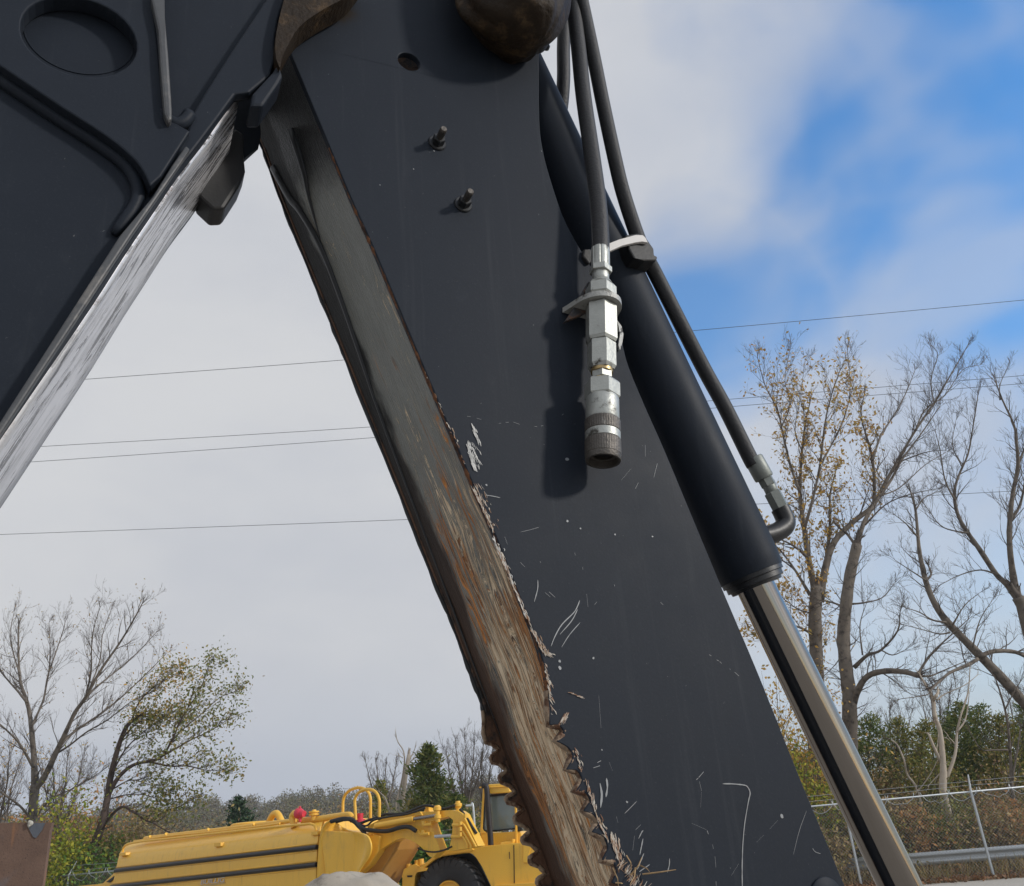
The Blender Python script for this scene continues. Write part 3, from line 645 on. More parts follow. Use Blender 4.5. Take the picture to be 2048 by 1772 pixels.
# lug hanging from the far edge
lug = [(470, 255), (489, 268), (487, 300), (491, 340), (480, 368), (449, 416), (424, 417), (397, 392), (392, 372), (402, 335), (430, 290)]
aprism(lug, OB + TB - .035, OB + TB + .004).build('far_lug', BLACK, boom, uvf=st, bevel=.004)

# ---- the bucket cylinder
OC = T * .5
def axis_pt(px, py, r, off):
    c = AP.P(px, py, off); wpx = r * F / ((c - CAM).dot(FW)); return AP.P(px - .897 * wpx, py + .442 * wpx, off)
rb = AP.m(1506, 1148, 68, OC)
pb = AP.P(1503, 1150, OC); ptop = axis_pt(1078, 105, rb, OC); adir = (pb - ptop).normalized()
rb = rb * 1.0
mb = MB(); mb.lathe(ptop - adir * .5, pb, [(0, rb), (.985, rb), (.992, rb * .985), (1, rb * .95)], 64, cap0=True)
cyl = mb.build('cylinder_barrel', PAINT, EX, smooth=True, autosmooth=30)
mb = MB(); mb.lathe(pb - adir * .004, pb + adir * .018, [(0, rb * .93), (.45, rb * .93), (.46, rb * .86), (.8, rb * .86), (.81, rb * .78), (1, rb * .76)], 48)
mb.build('gland', BLACKPAINT, cyl, smooth=True, autosmooth=30)
r0 = AP.m(1515, 1190, 38.5, OC); rend = AP.P(1800, 1772, OC); rs = AP.P(1513, 1178, OC); rd = (rend - rs).normalized()
mb = MB(); mb.lathe(rs - rd * .03, rend + rd * .6, [(0, r0), (1, r0)], 64); mb.build('piston_rod', CHROME, cyl, smooth=True, autosmooth=30)
# port elbow and hose end
eo = OC - .012
ep = [AP.P(x, y, eo) for x, y in pcat([(1515, 1075), (1545, 1068), (1566, 1056), (1572, 1044), (1566, 1028), (1560, 1016)], 4)]
mb = MB(); er = AP.m(1560, 1040, 19, eo); mb.tube(ep, [er] * len(ep), 14); mb.build('port_elbow', BLACKPAINT, cyl, smooth=True, autosmooth=40)
def seg(name, a, b, ra, mat, sides, par, rb_=None, smooth=None, off=eo):
    mb = MB(); A = AP.P(*a, off); B = AP.P(*b, off); r = AP.m(a[0], a[1], ra, off)
    mb.lathe(A, B, [(0, r * .93), (.06, r), (.94, r if rb_ is None else r * rb_), (1, r * .93 * (1 if rb_ is None else rb_))], sides)
    return mb.build(name, mat, par, smooth=sides > 8, autosmooth=35)
seg('hose_nut', (1562, 1018), (1544, 984), 17.5, GREYFIT, 6, cyl)
seg('hose_neck', (1545, 986), (1535, 966), 13, GREYFIT, 16, cyl)
seg('hose_collar', (1538, 972), (1528, 954), 15.5, GREYFIT, 6, cyl)
seg('hose_ferrule', (1529, 957), (1506, 916), 19.5, GREYFIT, 20, cyl)

# ---- hoses
def hose(name, px, off, wpx, mat=RUBBER, n=6):
    offs = off if isinstance(off, list) else [off] * len(px)
    pts = cat([AP.P(x, y, o) for (x, y), o in zip(px, offs)], n)
    r = AP.m(px[len(px) // 2][0], px[len(px) // 2][1], wpx / 2, offs[len(px) // 2])
    mb = MB(); mb.tube(pts, r, 16); return mb.build(name, mat, EX, smooth=True)
CO = -.036
hose('hydraulic_hose', [(1135, -140), (1146, 0), (1157, 97), (1167, 193), (1184, 310), (1196, 400), (1201, 470), (1201.5, 505)], [-.0, -.01, -.015, -.02, -.026, -.032, CO, CO], 33)
hose('hydraulic_hose', [(1135, -120), (1163, 0), (1188, 118), (1206, 208), (1229, 315), (1246, 385), (1272, 465), (1290, 508), (1315, 556), (1364, 653), (1410, 742), (1450, 815), (1498, 912), (1508, 930)], [-.03, -.02, -.01, 0, .01, .02, .03, .035, eo - .02, eo - .01, eo, eo, eo, eo], 30)
hose('hydraulic_hose', [(1142, -120), (1131, 0), (1127, 90), (1127, 160), (1121, 225), (1105, 290)], [.1, .11, .12, .13, .15, .17], 27)
mb = MB(); mb.tube(cat([AP.P(x, y, .121 - .0) for x, y in [(1125, 98), (1129, 112), (1133, 118)]], 4), .0078, 12); 
# cable tie band and clamp on the hose
WB = aprism([(1217, 487), (1240, 478), (1272, 469.5), (1286, 470), (1292, 476), (1296, 485), (1284, 483), (1270, 485), (1245, 491), (1218, 503)], .006, .012)
WB.build('white_band', WHITEBAND, EX, uvf=st, bevel=.0008)
aprism([(1250, 470), (1275, 466), (1292, 474), (1308, 497), (1309, 511), (1316, 514), (1313, 521), (1290, 521), (1268, 516), (1258, 498)], .012, .06).build('hose_clamp', BLACK, EX, uvf=st, bevel=.003)
aprism([(1168, 498), (1182, 497), (1186, 520), (1178, 527), (1166, 512)], -.006, .02).build('hose_clip', BLACK, EX, uvf=st, bevel=.002)

# ---- the quick coupler
A0 = AP.P(1200.5, 498, CO); A1 = AP.P(1206.5, 934, CO); axd = (A1 - A0)
def Z3(y): return ((y / 2.954 + 400) - 498) / (934 - 498)
def cr_(wz, y): return wz / 2.954 / 2 * AP.depth(1203, y / 2.954 + 400, CO) / F
def cseg(name, y0, y1, wz, mat, par, sides=28, prof=None, shape=None, wz1=None, phase=0.0, capb=True):
    a = A0 + axd * Z3(y0); b = A0 + axd * Z3(y1); r = cr_(wz, (y0 + y1) / 2); r1 = r if wz1 is None else cr_(wz1, y1)
    mb = MB(); mb.lathe(a, b, prof(r, r1) if prof else [(0, r * .95), (.08, r), (.92, r1), (1, r1 * .95)], sides, shape, phase, True, capb)
    return mb.build(name, mat, par, smooth=sides > 8, autosmooth=28)
PH = R(12)
coup = cseg('quick_coupler', 1208, 1335, 200, ZINC, EX, 40)
cseg('crimp_ferrule', 292, 418, 112, ZINC, coup, 48, shape=lambda k, w: 1 - (.07 if k % 6 == 0 else 0))
cseg('ferrule_flange', 415, 452, 136, ZINC, coup, 6, phase=PH)
cseg('neck', 448, 502, 100, ZINC, coup, 24)
cseg('tapered_collar', 500, 535, 112, ZINC, coup, 28, wz1=148)
cseg('hex_nut', 528, 612, 186, ZINC, coup, 6, prof=lambda r, q: [(0, r * .82), (.25, r), (.88, r), (1, r * .9)], phase=PH)
cseg('thread', 605, 640, 128, BRASS, coup, 24)
cseg('hex_body', 672, 890, 194, ZINC, coup, 6, prof=lambda r, q: [(0, r), (.93, r), (1, r * .9)], phase=PH + R(8))
cseg('hex_adapter', 888, 1048, 174, ZINC, coup, 6, prof=lambda r, q: [(0, r * .93), (.05, r), (.88, r), (1, r * .86)], phase=PH + R(2))
cseg('brass_neck', 1040, 1066, 132, BRASS, coup, 24)
cseg('small_hex', 1060, 1102, 130, ZINC, coup, 6, phase=PH + R(20))
cseg('ring', 1098, 1126, 112, BRASS, coup, 24)
cseg('hex_end', 1120, 1212, 214, ZINC, coup, 6, prof=lambda r, q: [(0, r * .93), (.12, r), (.9, r), (1, r * .93)], phase=PH)
cseg('knurled_ring', 1332, 1400, 214, ZINCDARK, coup, 90, shape=lambda k, w: 1 - .018 * (k % 2))
cseg('sleeve_band', 1396, 1442, 212, ZINC, coup, 40)
cseg('knurled_sleeve', 1438, 1525, 218, ZINCDARK, coup, 90, shape=lambda k, w: 1 - .015 * (k % 2), capb=False)
a = A0 + axd * Z3(1515); b = A0 + axd * Z3(1548); r = cr_(214, 1530)
mb = MB(); mb.lathe(a, b, [(0, r * .6), (0, r), (.85, r), (1, r * .97), (1, r * .84), (-.8, r * .80), (-.8, .0001)], 48, cap0=False, cap1=False); mb.build('open_mouth', ZINCDARK, coup, smooth=True, autosmooth=40)
a = A0 + axd * Z3(1470); b = A0 + axd * Z3(1500); mb = MB(); mb.lathe(a, b, [(0, r * .8), (.7, r * .8), (1, r * .3), (1.3, r * .28)], 30); mb.build('coupler_plug', BLACK, coup, smooth=True, autosmooth=40)
# stamped figures on the hex adapter
# bracket holding the coupler
bz = (A0 + axd * Z3(650)); up = -axd.normalized(); s1 = (AP.e1 - up * AP.e1.dot(up)).normalized(); s2 = up.cross(s1); s2 = s2 if s2.dot(AP.n) > 0 else -s2
rc = cr_(230, 650)
bp = []
for x, y in pcat([(-.046, -.034), (-.042, -.022), (-.034, .004), (-.024, .020), (-.010, .030), (.006, .032), (.020, .026), (.030, .012), (.034, -.006), (.036, -.034)], 3): bp.append(bz + s1 * x * .88 + s2 * (y * .9 - .003))
mb = MB(); mb.loops([p - up * .004 for p in bp], [p + up * .004 for p in bp]); mb.build('coupler_bracket', simple('worn_bracket_paint', (.36, .36, .34), .5, .3, .3, 90, .3, (.06, .05, .045), (.55, .66)), EX, bevel=.001)
mb = aprism([(1129, 643), (1140, 628), (1178, 562), (1190, 575), (1188, 615), (1160, 632)], -.020, -.013); mb.build('bracket_gusset', simple('gusset_paint', (.03, .03, .033), .6, 0, .4, 60, .4, (.10, .05, .025), (.5, .62)), EX, uvf=st, bevel=.001)
mb = aprism([(1234, 640), (1243, 652), (1247, 668), (1245, 684), (1240, 700), (1237, 690), (1240, 670), (1238, 655)], -.004, -.0008); mb.build('chipped_plate_edge', simple('flaked_white', (.55, .55, .53), .6, 0, .3, 120, .3, (.05, .05, .05), (.55, .6)), stick, uvf=st)

# ================================================================== YELLOW SCRAPER-TANKER
TL = at(232, 1740, 27.5); TR = at(634, 1693, 22.0)
TP = VPlane((TR.x, TR.y, 1.6), math.atan2(TR.y - TL.y, TR.x - TL.x))
pr = at(905, 1713, 21.6)
BPn = VPlane((pr.x, pr.y, 1.6), R(-13))
SCR = empty('tanker_scraper', (pr.x, pr.y, 0), 'yellow articulated water tanker with black side rails and a cab, parked before the fence', 'tanker')
def tprism(plane, px, o0, o1, name, mat, par, bevel=.012, mb=None):
    mb = mb or MB(); q = [plane.P(x, y, o0) for x, y in px]
    mb.loops(q, [p - plane.n * (o1 - o0) for p in q])
    return mb.build(name, mat, par, bevel=bevel)
def ttube(plane, px, off, r, name, mat, par, n=5, sides=10, mb=None, build=True):
    offs = off if isinstance(off, list) else [off] * len(px)
    pts = [plane.P(x, y, o) for (x, y), o in zip(px, offs)]
    pts = cat(pts, n) if n > 1 else pts
    mb = mb or MB(); mb.tube(pts, r, sides)
    return mb.build(name, mat, par, smooth=True, autosmooth=50) if build else mb
# tank shell
rowsT = [((205, 1840), (631, 1800), .0), ((226, 1766), (633, 1722), .0), ((232, 1740), (634, 1693), .0), ((235.5, 1722), (636, 1675), .03), ((238, 1712), (638, 1664), .09), ((241, 1704), (640, 1656), .20), ((246, 1696), (645, 1645), .40), ((262, 1687), (652, 1637), .75), ((290, 1681), (664, 1630), 1.2)]
NX = 24; vv = []
secs = []
for (l, r, o) in rowsT:
    a = TP.P(*l, 0); b = TP.P(*r, 0)      # silhouette lines, then set back
    a = TP.P(*l, o); b = TP.P(*r, o); secs.append((a, b))
zt = secs[-1]
W2 = 2.5
mirror = []
for (a, b), (l, r, o) in zip(secs[-2::-1], rowsT[-2::-1]):
    d = TP.n * -(W2 - 2 * o); mirror.append((a + d, b + d))
allr = secs + mirror
mb = MB(); vv = []
for (a, b) in allr:
    for k in range(NX + 1): vv.append(a.lerp(b, k / NX))
nr = len(allr)
ff = [(i * (NX + 1) + k, i * (NX + 1) + k + 1, (i + 1) * (NX + 1) + k + 1, (i + 1) * (NX + 1) + k) for i in range(nr - 1) for k in range(NX)]
ff.append(tuple(i * (NX + 1) for i in range(nr))); ff.append(tuple(i * (NX + 1) + NX for i in reversed(range(nr))))
mb.add(vv, ff); tank = mb.build('tank', YELLOW, SCR, smooth=True, autosmooth=40)
# two black rails along the side
for l, r in (((231, 1741), (634, 1694)), ((222, 1774), (633, 1729))):
    a = TP.P(*l, -.01); b = TP.P(*r, -.01); mb = MB()
    mb.tube([a, b], TP.m(430, 1718, 4.2), 12); mb.build('side_rail', STRIPE, tank, smooth=True, autosmooth=50)
    mb = MB(); u_ = Vector((0, 0, 1)); 
    for dz in (TP.m(430, 1718, 6.0), -TP.m(430, 1718, 6.0)): mb.tube([a + u_ * dz, b + u_ * dz], .010, 6)
    mb.build('rail_trim', YELLOW2, tank, smooth=True)
# lettering on the side
def text_on(plane, s, px, py, hpx, wpx, mat, name, par, off=-.012, slope=.117):
    cu = bpy.data.curves.new(name, 'FONT'); cu.body = s; cu.size = 1; cu.extrude = .02; cu.shear = .12; cu.offset = .012
    o = bpy.data.objects.new(name + '_tmp', cu); COL.objects.link(o)
    bpy.context.view_layer.update(); dg = bpy.context.evaluated_depsgraph_get()
    me = bpy.data.meshes.new_from_object(o.evaluated_get(dg)); bpy.data.objects.remove(o); bpy.data.curves.remove(cu)
    xs = [v.co.x for v in me.vertices]; ys = [v.co.y for v in me.vertices]; zs = [v.co.z for v in me.vertices]
    A = plane.P(px, py, off); B = plane.P(px + wpx, py - slope * wpx, off); Ht = plane.m(px, py, hpx)
    org = world_loc(par); e = (B - A)
    for v in me.vertices:
        t = (v.co.x - min(xs)) / (max(xs) - min(xs)); h = (v.co.y - min(ys)) / (max(ys) - min(ys)) * Ht
        v.co = A + e * t + Vector((0, 0, h)) + plane.n * (.010 * (v.co.z - min(zs)) / .04) - org
    me.materials.append(mat); ob = bpy.data.objects.new(name, me); COL.objects.link(ob); ob.parent = par; return ob
text_on(TP, 'BUILLIG', 401.5, 1769.5, 9.0, 48, simple('badge_letters', (.60, .52, .45), .45, .2, .1, 5), 'badge_lettering', tank)
tprism(TP, [(399, 1772), (450, 1764), (450, 1766.5), (399, 1774.5)], -.012, .0, 'badge_strip', simple('badge_bar', (.52, .36, .16), .5), tank, .002)
# rails, pipes, brackets and fittings along the top
ttube(TP, [(245, 1704), (247, 1696), (252, 1690), (262, 1686.5), (290, 1682), (350, 1676), (440, 1666), (540, 1655), (610, 1648.5), (622, 1648), (630, 1652), (633, 1662)], .10, .030, 'hand_rail', YELLOW2, SCR)
ttube(TP, [(268, 1683), (330, 1673), (420, 1664), (500, 1655), (560, 1647)], .45, .028, 'hand_rail', YELLOW2, SCR)
ttube(TP, [(290, 1677), (300, 1675.5), (370, 1667), (450, 1658), (530, 1648), (600, 1640), (640, 1636)], .55, .055, 'top_pipe', YELLOW2, SCR)
for x, y in ((297, 1676), (329, 1671), (414, 1662), (505, 1651)):
    ttube(TP, [(x, y + 3), (x + 4, y - 3)], .49, .05, 'pipe_clamp', YELLOW2, SCR, 1)
for x0, y0, x1, y1 in ((238, 1705, 251, 1712), (428, 1685, 441, 1694), (622, 1662, 635, 1671)):
    tprism(TP, [(x0, y0 + 1.5), (x1, y0), (x1, y1 - 1.5), (x0, y1)], .0, .16, 'lifting_bracket', YELLOW2, SCR, .01)
mb = MB()
hc = TP.P(510, 1652, 1.2); hc.z -= .05; mb.lathe(hc, hc + Vector((0, 0, .14)), [(0, .62), (.8, .62), (1, .58)], 40); mb.build('hatch', YELLOW2, SCR, smooth=True, autosmooth=40)
ttube(TP, [(537, 1650), (540, 1640), (546, 1630), (553, 1627), (558, 1632), (564, 1645)], .9, .085, 'vent_pipe', YELLOW2, SCR)
ttube(TP, [(589, 1655), (586, 1640), (585, 1634), (588, 1628), (594, 1626), (600, 1625)], .35, .085, 'fill_elbow', YELLOW2, SCR)
vc = TP.P(600, 1627, .30); mb = MB(); ax_ = (TP.e1 * .9 + Vector((0, 0, -.12))).normalized()
mb.lathe(vc - ax_ * .10, vc + ax_ * .16, [(0, .08), (.05, .12), (.3, .125), (.5, .11), (.6, .085), (.75, .085), (.8, .075), (1, .07)], 24)
mb.tube([vc, vc + Vector((.02, -.05, -.19))], [.05, .03], 8); mb.tube([vc, vc + Vector((0, -.02, .16))], [.06, .025], 8)
mb.build('red_valve', REDP, SCR, smooth=True, autosmooth=40)
mb = MB(); cc = TP.P(628, 1641, .5); mb.lathe(cc, cc + Vector((0, 0, .24)), [(0, .075), (.45, .07), (.47, .12), (.62, .12), (.63, .09), (.7, .09), (.72, .12), (.86, .12), (.87, .05), (1, .04)], 20); mb.build('filler_cap', YELLOW2, SCR, smooth=True, autosmooth=30)
ttube(TP, [(606, 1643), (640, 1638), (676, 1632.5), (696, 1630), (703, 1634), (706, 1642)], .55, .075, 'front_pipe', YELLOW2, SCR)
mb = MB(); cc = TP.P(720, 1642, .6); mb.lathe(cc + Vector((0, 0, -.12)), cc + Vector((0, 0, .16)), [(0, .08), (.3, .08), (.32, .12), (.55, .12), (.6, .07), (1, .08)], 18); mb.build('red_coupling', REDP, SCR, smooth=True, autosmooth=30)
# hoop guards
ttube(TP, [(685.6, 1634), (685.8, 1620), (687, 1598), (696, 1583), (715, 1575.5), (731, 1579), (740, 1592), (741, 1615), (741, 1640)], [.9] * 9, .034, 'hoop_guard', YELLOW2, SCR)
ttube(TP, [(711.6, 1640), (710.5, 1620), (710, 1598), (718, 1585), (734, 1578.5), (750, 1583), (758, 1597), (759, 1615), (758.5, 1634)], [.45] * 9, .034, 'hoop_guard', YELLOW2, SCR)
# curved apron
mb = MB()
lf = [(633, 1800), (633, 1757), (636, 1710), (638.5, 1676), (645, 1656), (652, 1648), (660, 1643.5)]
c2 = [(664, 1800), (664, 1757), (664, 1710), (664, 1676), (665, 1655), (666, 1646), (668, 1641.5)]
c3 = [(692, 1800), (692, 1760), (692, 1725), (692, 1697), (691, 1678), (688, 1668), (684, 1652)]
c4 = [(694, 1800), (694, 1760), (694, 1725), (694, 1700), (694, 1680), (693, 1670), (692, 1662)]
right2 = [(700, 1800), (712, 1745), (731, 1721), (740.5, 1707), (742, 1690), (737, 1676), (730, 1668.5)]
cols = [[TP.P(x, y, o) for x, y in c] for c, o in ((lf, -.04), (c2, .20), (c3, .42), (c4, .40), (right2, -.10))]
vv = [p for c in cols for p in c]; nl = len(lf)
ff = [(i * nl + k, (i + 1) * nl + k, (i + 1) * nl + k + 1, i * nl + k + 1) for i in range(4) for k in range(nl - 1)]
mb.add(vv, ff); apr = mb.build('apron', YELLOW, SCR, smooth=True, fixn=False)
sm = apr.modifiers.new('s', 'SUBSURF'); sm.levels = 2; sm.render_levels = 2
so2 = apr.modifiers.new('t', 'SOLIDIFY'); so2.thickness = .04
# bulged shell behind the apron and bowl throat
GP = VPlane(TP.P(745, 1690, .35), R(-24))
tprism(GP, [(690, 1664), (733, 1666), (760, 1672), (756, 1704), (738, 1730), (700, 1765), (660, 1830), (640, 1660)], .0, 1.0, 'bowl_cheek', YELLOW, SCR, .05)
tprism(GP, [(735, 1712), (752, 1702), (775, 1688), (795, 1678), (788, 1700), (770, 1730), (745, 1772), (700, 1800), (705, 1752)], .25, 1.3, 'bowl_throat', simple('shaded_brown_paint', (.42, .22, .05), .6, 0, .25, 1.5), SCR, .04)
# gooseneck
gn = pcat([(735, 1652), (757, 1641), (780, 1633.5), (830, 1626), (864, 1623)], 3) + [(903, 1620), (916, 1622), (925, 1628), (956, 1692), (943, 1696), (900, 1702), (898, 1700), (904, 1669), (906, 1640), (897, 1633), (862, 1643), (861, 1647), (870, 1673), (880, 1699)] + pcat([(866, 1716), (857, 1711), (846, 1698), (830, 1685), (814, 1678), (799, 1677), (777, 1689), (752, 1704), (744, 1692), (737, 1668)], 3)
tprism(GP, gn, .1, .42, 'gooseneck', YELLOW, SCR, .02)
# pins and lugs on top of it
def stack(px, py, prof, off, name, par, plane=None, mat=None):
    pl = plane or GP; c = pl.P(px, py, off); mb = MB(); h = prof[-1][0]
    mb.lathe(c, c + Vector((0, 0, h)), [(q / h, r) for q, r in prof], 18); return mb.build(name, mat or YELLOW2, par, smooth=True, autosmooth=30)
stack(876, 1644, [(0, .05), (.06, .05), (.07, .075), (.14, .075), (.15, .05), (.22, .05), (.23, .08), (.30, .08), (.31, .06), (.33, .055)], .0, 'pivot_pin', SCR)
stack(917, 1627, [(0, .05), (.05, .07), (.10, .05), (.15, .085), (.2, .085), (.21, .055), (.25, .05)], .3, 'swivel_cap', SCR)
tprism(GP, [(848, 1610), (857.5, 1609), (857.5, 1620), (862, 1626), (862, 1631), (846, 1632), (846, 1626), (848.5, 1621)], .3, .5, 'lug', YELLOW2, SCR)
tprism(GP, [(829, 1632), (832, 1625), (840, 1623), (845, 1631)], .05, .3, 'lug', YELLOW2, SCR)
ttube(GP, [(751, 1652), (790, 1645), (827, 1638)], -.02, .062, 'lift_cylinder', YELLOW2, SCR, 1, 14)
ttube(GP, [(826, 1638.2), (872, 1631)], -.02, .035, 'cylinder_rod', CHROME, SCR, 1, 14)
ttube(GP, [(740, 1668), (752, 1655)], -.02, .05, 'cylinder_clevis', YELLOW2, SCR, 1)
# black hoses on the gooseneck
for i, (px, r, o) in enumerate([([(662, 1643), (690, 1637), (708, 1643), (722, 1656), (745, 1661), (775, 1662), (800, 1655), (818, 1654), (832, 1662)], .045, -.08),
                   ([(668, 1643), (700, 1636), (716, 1647), (735, 1641), (752, 1636), (770, 1629), (800, 1628), (818, 1623), (846, 1612), (862, 1612), (885, 1618), (910, 1611)], .030, .2),
                   ([(676, 1641), (705, 1640), (716, 1652), (726, 1664), (731, 1666)], .030, -.1),
                   ([(672, 1645), (698, 1640), (730, 1652), (748, 1640), (780, 1633), (815, 1628), (850, 1616)], .022, .0),
                   ([(920, 1618), (936, 1640), (945, 1655), (953, 1667)], .03, .2), ([(918, 1622), (930, 1645), (944, 1662), (952, 1672)], .025, .3),
                   ([(836, 1696), (850, 1702), (870, 1704), (888, 1700), (904, 1693)], .018, .0)]):
    ttube(GP, px, o, r, 'hose', BLACK, SCR)
# hydraulic pipes on the upright
for px in ([(846, 1650), (863, 1648)], [(842, 1669), (858, 1667)], [(905, 1650), (921, 1650)], [(903, 1673), (921, 1673)], [(870, 1673), (903, 1671)], [(832, 1660), (840, 1668), (846, 1669)]):
    ttube(GP, px, .02, .035, 'pipe', YELLOW2 if px[0][0] != 870 else GALV, SCR, 1)
for px in ([(921, 1649), (928, 1650), (952, 1694)], [(921, 1662), (926, 1664), (941, 1690), (941, 1697)], [(921, 1673), (926, 1674), (934, 1688), (934, 1697)]):
    ttube(GP, px, .04, .024, 'pipe', YELLOW2, SCR, 3)
for x, y in ((846, 1668), (921, 1650), (921, 1662), (921, 1673), (847, 1650), (931, 1636)):
    c = GP.P(x, y, .02); mb = MB(); mb.lathe(c, c + Vector((0, 0, .08)), [(0, .045), (1, .045)], 8); mb.build('pipe_fitting', YELLOW2, SCR)
# rear tail frame at the far left
tprism(TP, [(148, 1773), (205, 1767), (228, 1746), (231, 1752), (226, 1790), (140, 1800)], .3, .5, 'tail_frame', YELLOW, SCR)
tprism(TP, [(212, 1764), (228, 1752), (228, 1756), (219, 1765)], .26, .31, 'tail_slot', BLACK, SCR, 0)
# tractor body, fender, cab
def z3(l): return [(x / 6.0235 + 780, y / 6.0235 + 1540) for x, y in l]
body = z3([(560, 1010), (600, 985), (720, 962), (980, 933), (1250, 908), (1500, 880), (1640, 878), (1690, 885), (2300, 860), (2400, 1000), (2400, 1700), (1300, 1700), (1262, 1500), (1210, 1385), (1110, 1170), (1040, 1060), (1000, 1015), (960, 1000), (900, 1000), (760, 1020), (600, 1046), (520, 1095), (400, 1195), (345, 1225), (330, 1195)])
tb = tprism(BPn, body, 0, .6, 'tractor_body', YELLOW, SCR, .03)
tprism(BPn, z3([(560, 1010), (600, 985), (720, 962), (980, 933), (1010, 965), (960, 988), (900, 990), (760, 1008), (600, 1034), (520, 1083), (400, 1183), (345, 1215), (330, 1195)]), -.05, .05, 'fender_lip', YELLOW2, tb, .02)
tprism(BPn, z3([(1486, 905), (1496, 905), (1502, 1365), (1492, 1365)]), -.012, 0.02, 'panel_seam', simple('dark_gap', (.05, .03, .01), .8), tb, 0)
tprism(BPn, z3([(1433, 985), (1441, 985), (1445, 1072), (1437, 1072)]), -.012, 0.02, 'door_slot', simple('dark_slot', (.12, .07, .02), .8), tb, 0)
tprism(BPn, z3([(1718, 1130), (1770, 1130), (1770, 1165), (1718, 1165)]), -.006, 0.02, 'body_opening', BLACK, tb, 0)
tprism(BPn, z3([(1255, 1385), (1800, 1352), (2400, 1330), (2400, 1380), (1260, 1420)]), -.10, .0, 'step_ledge', YELLOW2, tb, .01)
tprism(BPn, z3([(1690, 900), (1700, 930), (1670, 1050), (1710, 1110), (1712, 1120), (1600, 1120), (1600, 890)]), -.03, .0, 'side_cover', YELLOW, tb, .03)
tprism(BPn, z3([(165, 1195), (250, 1150), (300, 1130), (395, 1185), (330, 1222), (300, 1280), (285, 1500), (140, 1500), (150, 1300), (140, 1290)]), .05, .8, 'rear_frame', YELLOW, SCR, .03)
tprism(BPn, z3([(205, 1270), (265, 1268), (262, 1290), (210, 1292)]), .03, .06, 'frame_slot', BLACK, SCR, 0)
tprism(BPn, z3([(345, 1190), (450, 1176), (430, 1215), (310, 1235)]), -.05, .3, 'step_plate', YELLOW2, SCR, .01)
for x, y in ((330, 1120), (375, 1105), (230, 1165)):
    c = BPn.P(x / 6.0235 + 780, y / 6.0235 + 1540, .2); mb = MB(); mb.lathe(c - Vector((0, 0, .08)), c + Vector((0, 0, .06)), [(0, .07), (1, .06)], 10); mb.build('fitting', YELLOW2, SCR)
# dark wheel arch behind the tyre
tprism(BPn, z3([(330, 1230), (600, 1046), (960, 1000), (1040, 1060), (1262, 1500), (1262, 1700), (300, 1700)]), .55, .62, 'wheel_arch', BLACK, SCR, 0)
# cab
cab = empty if False else None
CPn = VPlane(BPn.P(960, 1680, .55), R(-13))
lowp = z3([(1085, 765), (1115, 748), (1180, 760), (1560, 735), (1580, 760), (1590, 800), (1600, 880), (1900, 860), (1900, 930), (1120, 940)])
cb = tprism(CPn, lowp, 0, 1.5, 'cab', YELLOW, SCR, .02)
tprism(CPn, z3([(1118, 222), (1140, 215), (1140, 300), (1118, 700), (1130, 730), (1165, 752), (1115, 775), (1082, 765), (1095, 560)]), -.01, .25, 'cab_post', YELLOW, cb, .015)
tprism(CPn, z3([(1500, 425), (1522, 420), (1532, 880), (1508, 885)]), -.06, .0, 'grab_rail', YELLOW2, cb, .01)
tprism(CPn, z3([(1515, 640), (1580, 640), (1590, 735), (1515, 740)]), -.02, .05, 'mirror', BLACK, cb, .01)
tprism(CPn, z3([(1165, 185), (1200, 172), (1400, 160), (1425, 172), (1440, 250), (1700, 235), (1700, 262), (1190, 285)]), -.12, 1.6, 'roof', YELLOW, cb, .03)
tprism(CPn, z3([(1180, 205), (1425, 190), (1440, 200), (1185, 218)]), -.15, -.1, 'roof_rim', YELLOW2, cb, .01)
tprism(CPn, z3([(1072, 203), (1110, 198), (1110, 212), (1072, 218)]), -.02, .1, 'marker_lamp', YELLOW2, cb, .01)
GL, gnt, gb = new_mat('cab_glass'); gb.inputs['Base Color'].default_value = (.19, .235, .225, 1); gb.inputs['Roughness'].default_value = .08; gb.inputs['Specular IOR Level'].default_value = .9
gb.inputs['Alpha'].default_value = .82
tprism(CPn, z3([(1140, 320), (1200, 312), (1500, 285), (1515, 700), (1180, 735), (1140, 728), (1122, 700)]), .04, .055, 'window', GL, cb, 0)
tprism(CPn, z3([(1135, 300), (1185, 296), (1480, 270), (1700, 250), (1700, 290), (1480, 300), (1200, 322), (1150, 326), (1140, 420), (1128, 690), (1140, 722), (1180, 730), (1500, 697), (1502, 715), (1175, 750), (1130, 738), (1112, 702)]), -.005, .06, 'window_seal', BLACK, cb, .005)
tprism(CPn, z3([(1318, 300), (1370, 296), (1418, 705), (1348, 712)]), .25, .35, 'inner_post', BLACK, cb, 0)
tprism(CPn, z3([(1270, 320), (1300, 316), (1310, 690), (1292, 690)]), .9, 1.0, 'rear_post', simple('curtain', (.36, .34, .28), .8), cb, 0)
tprism(CPn, z3([(1420, 340), (1500, 330), (1515, 700), (1440, 705)]), .9, .92, 'rear_pane', simple('pane', (.30, .38, .36), .3), cb, 0)
ttube(CPn, z3([(1112, 185), (1150, 195), (1166, 240), (1180, 450), (1196, 640), (1208, 780), (1215, 905)]), -.25, [.062] * 0 or .063, 'exhaust_stack', EXH, SCR, 4, 16)
ttube(CPn, z3([(1050, 760), (1060, 850), (1080, 920)]), -.1, .06, 'pipe', YELLOW2, SCR)
ttube(CPn, z3([(1340, 900), (1440, 880), (1475, 870), (1480, 830)]), -.1, .05, 'filler_neck', YELLOW2, SCR)
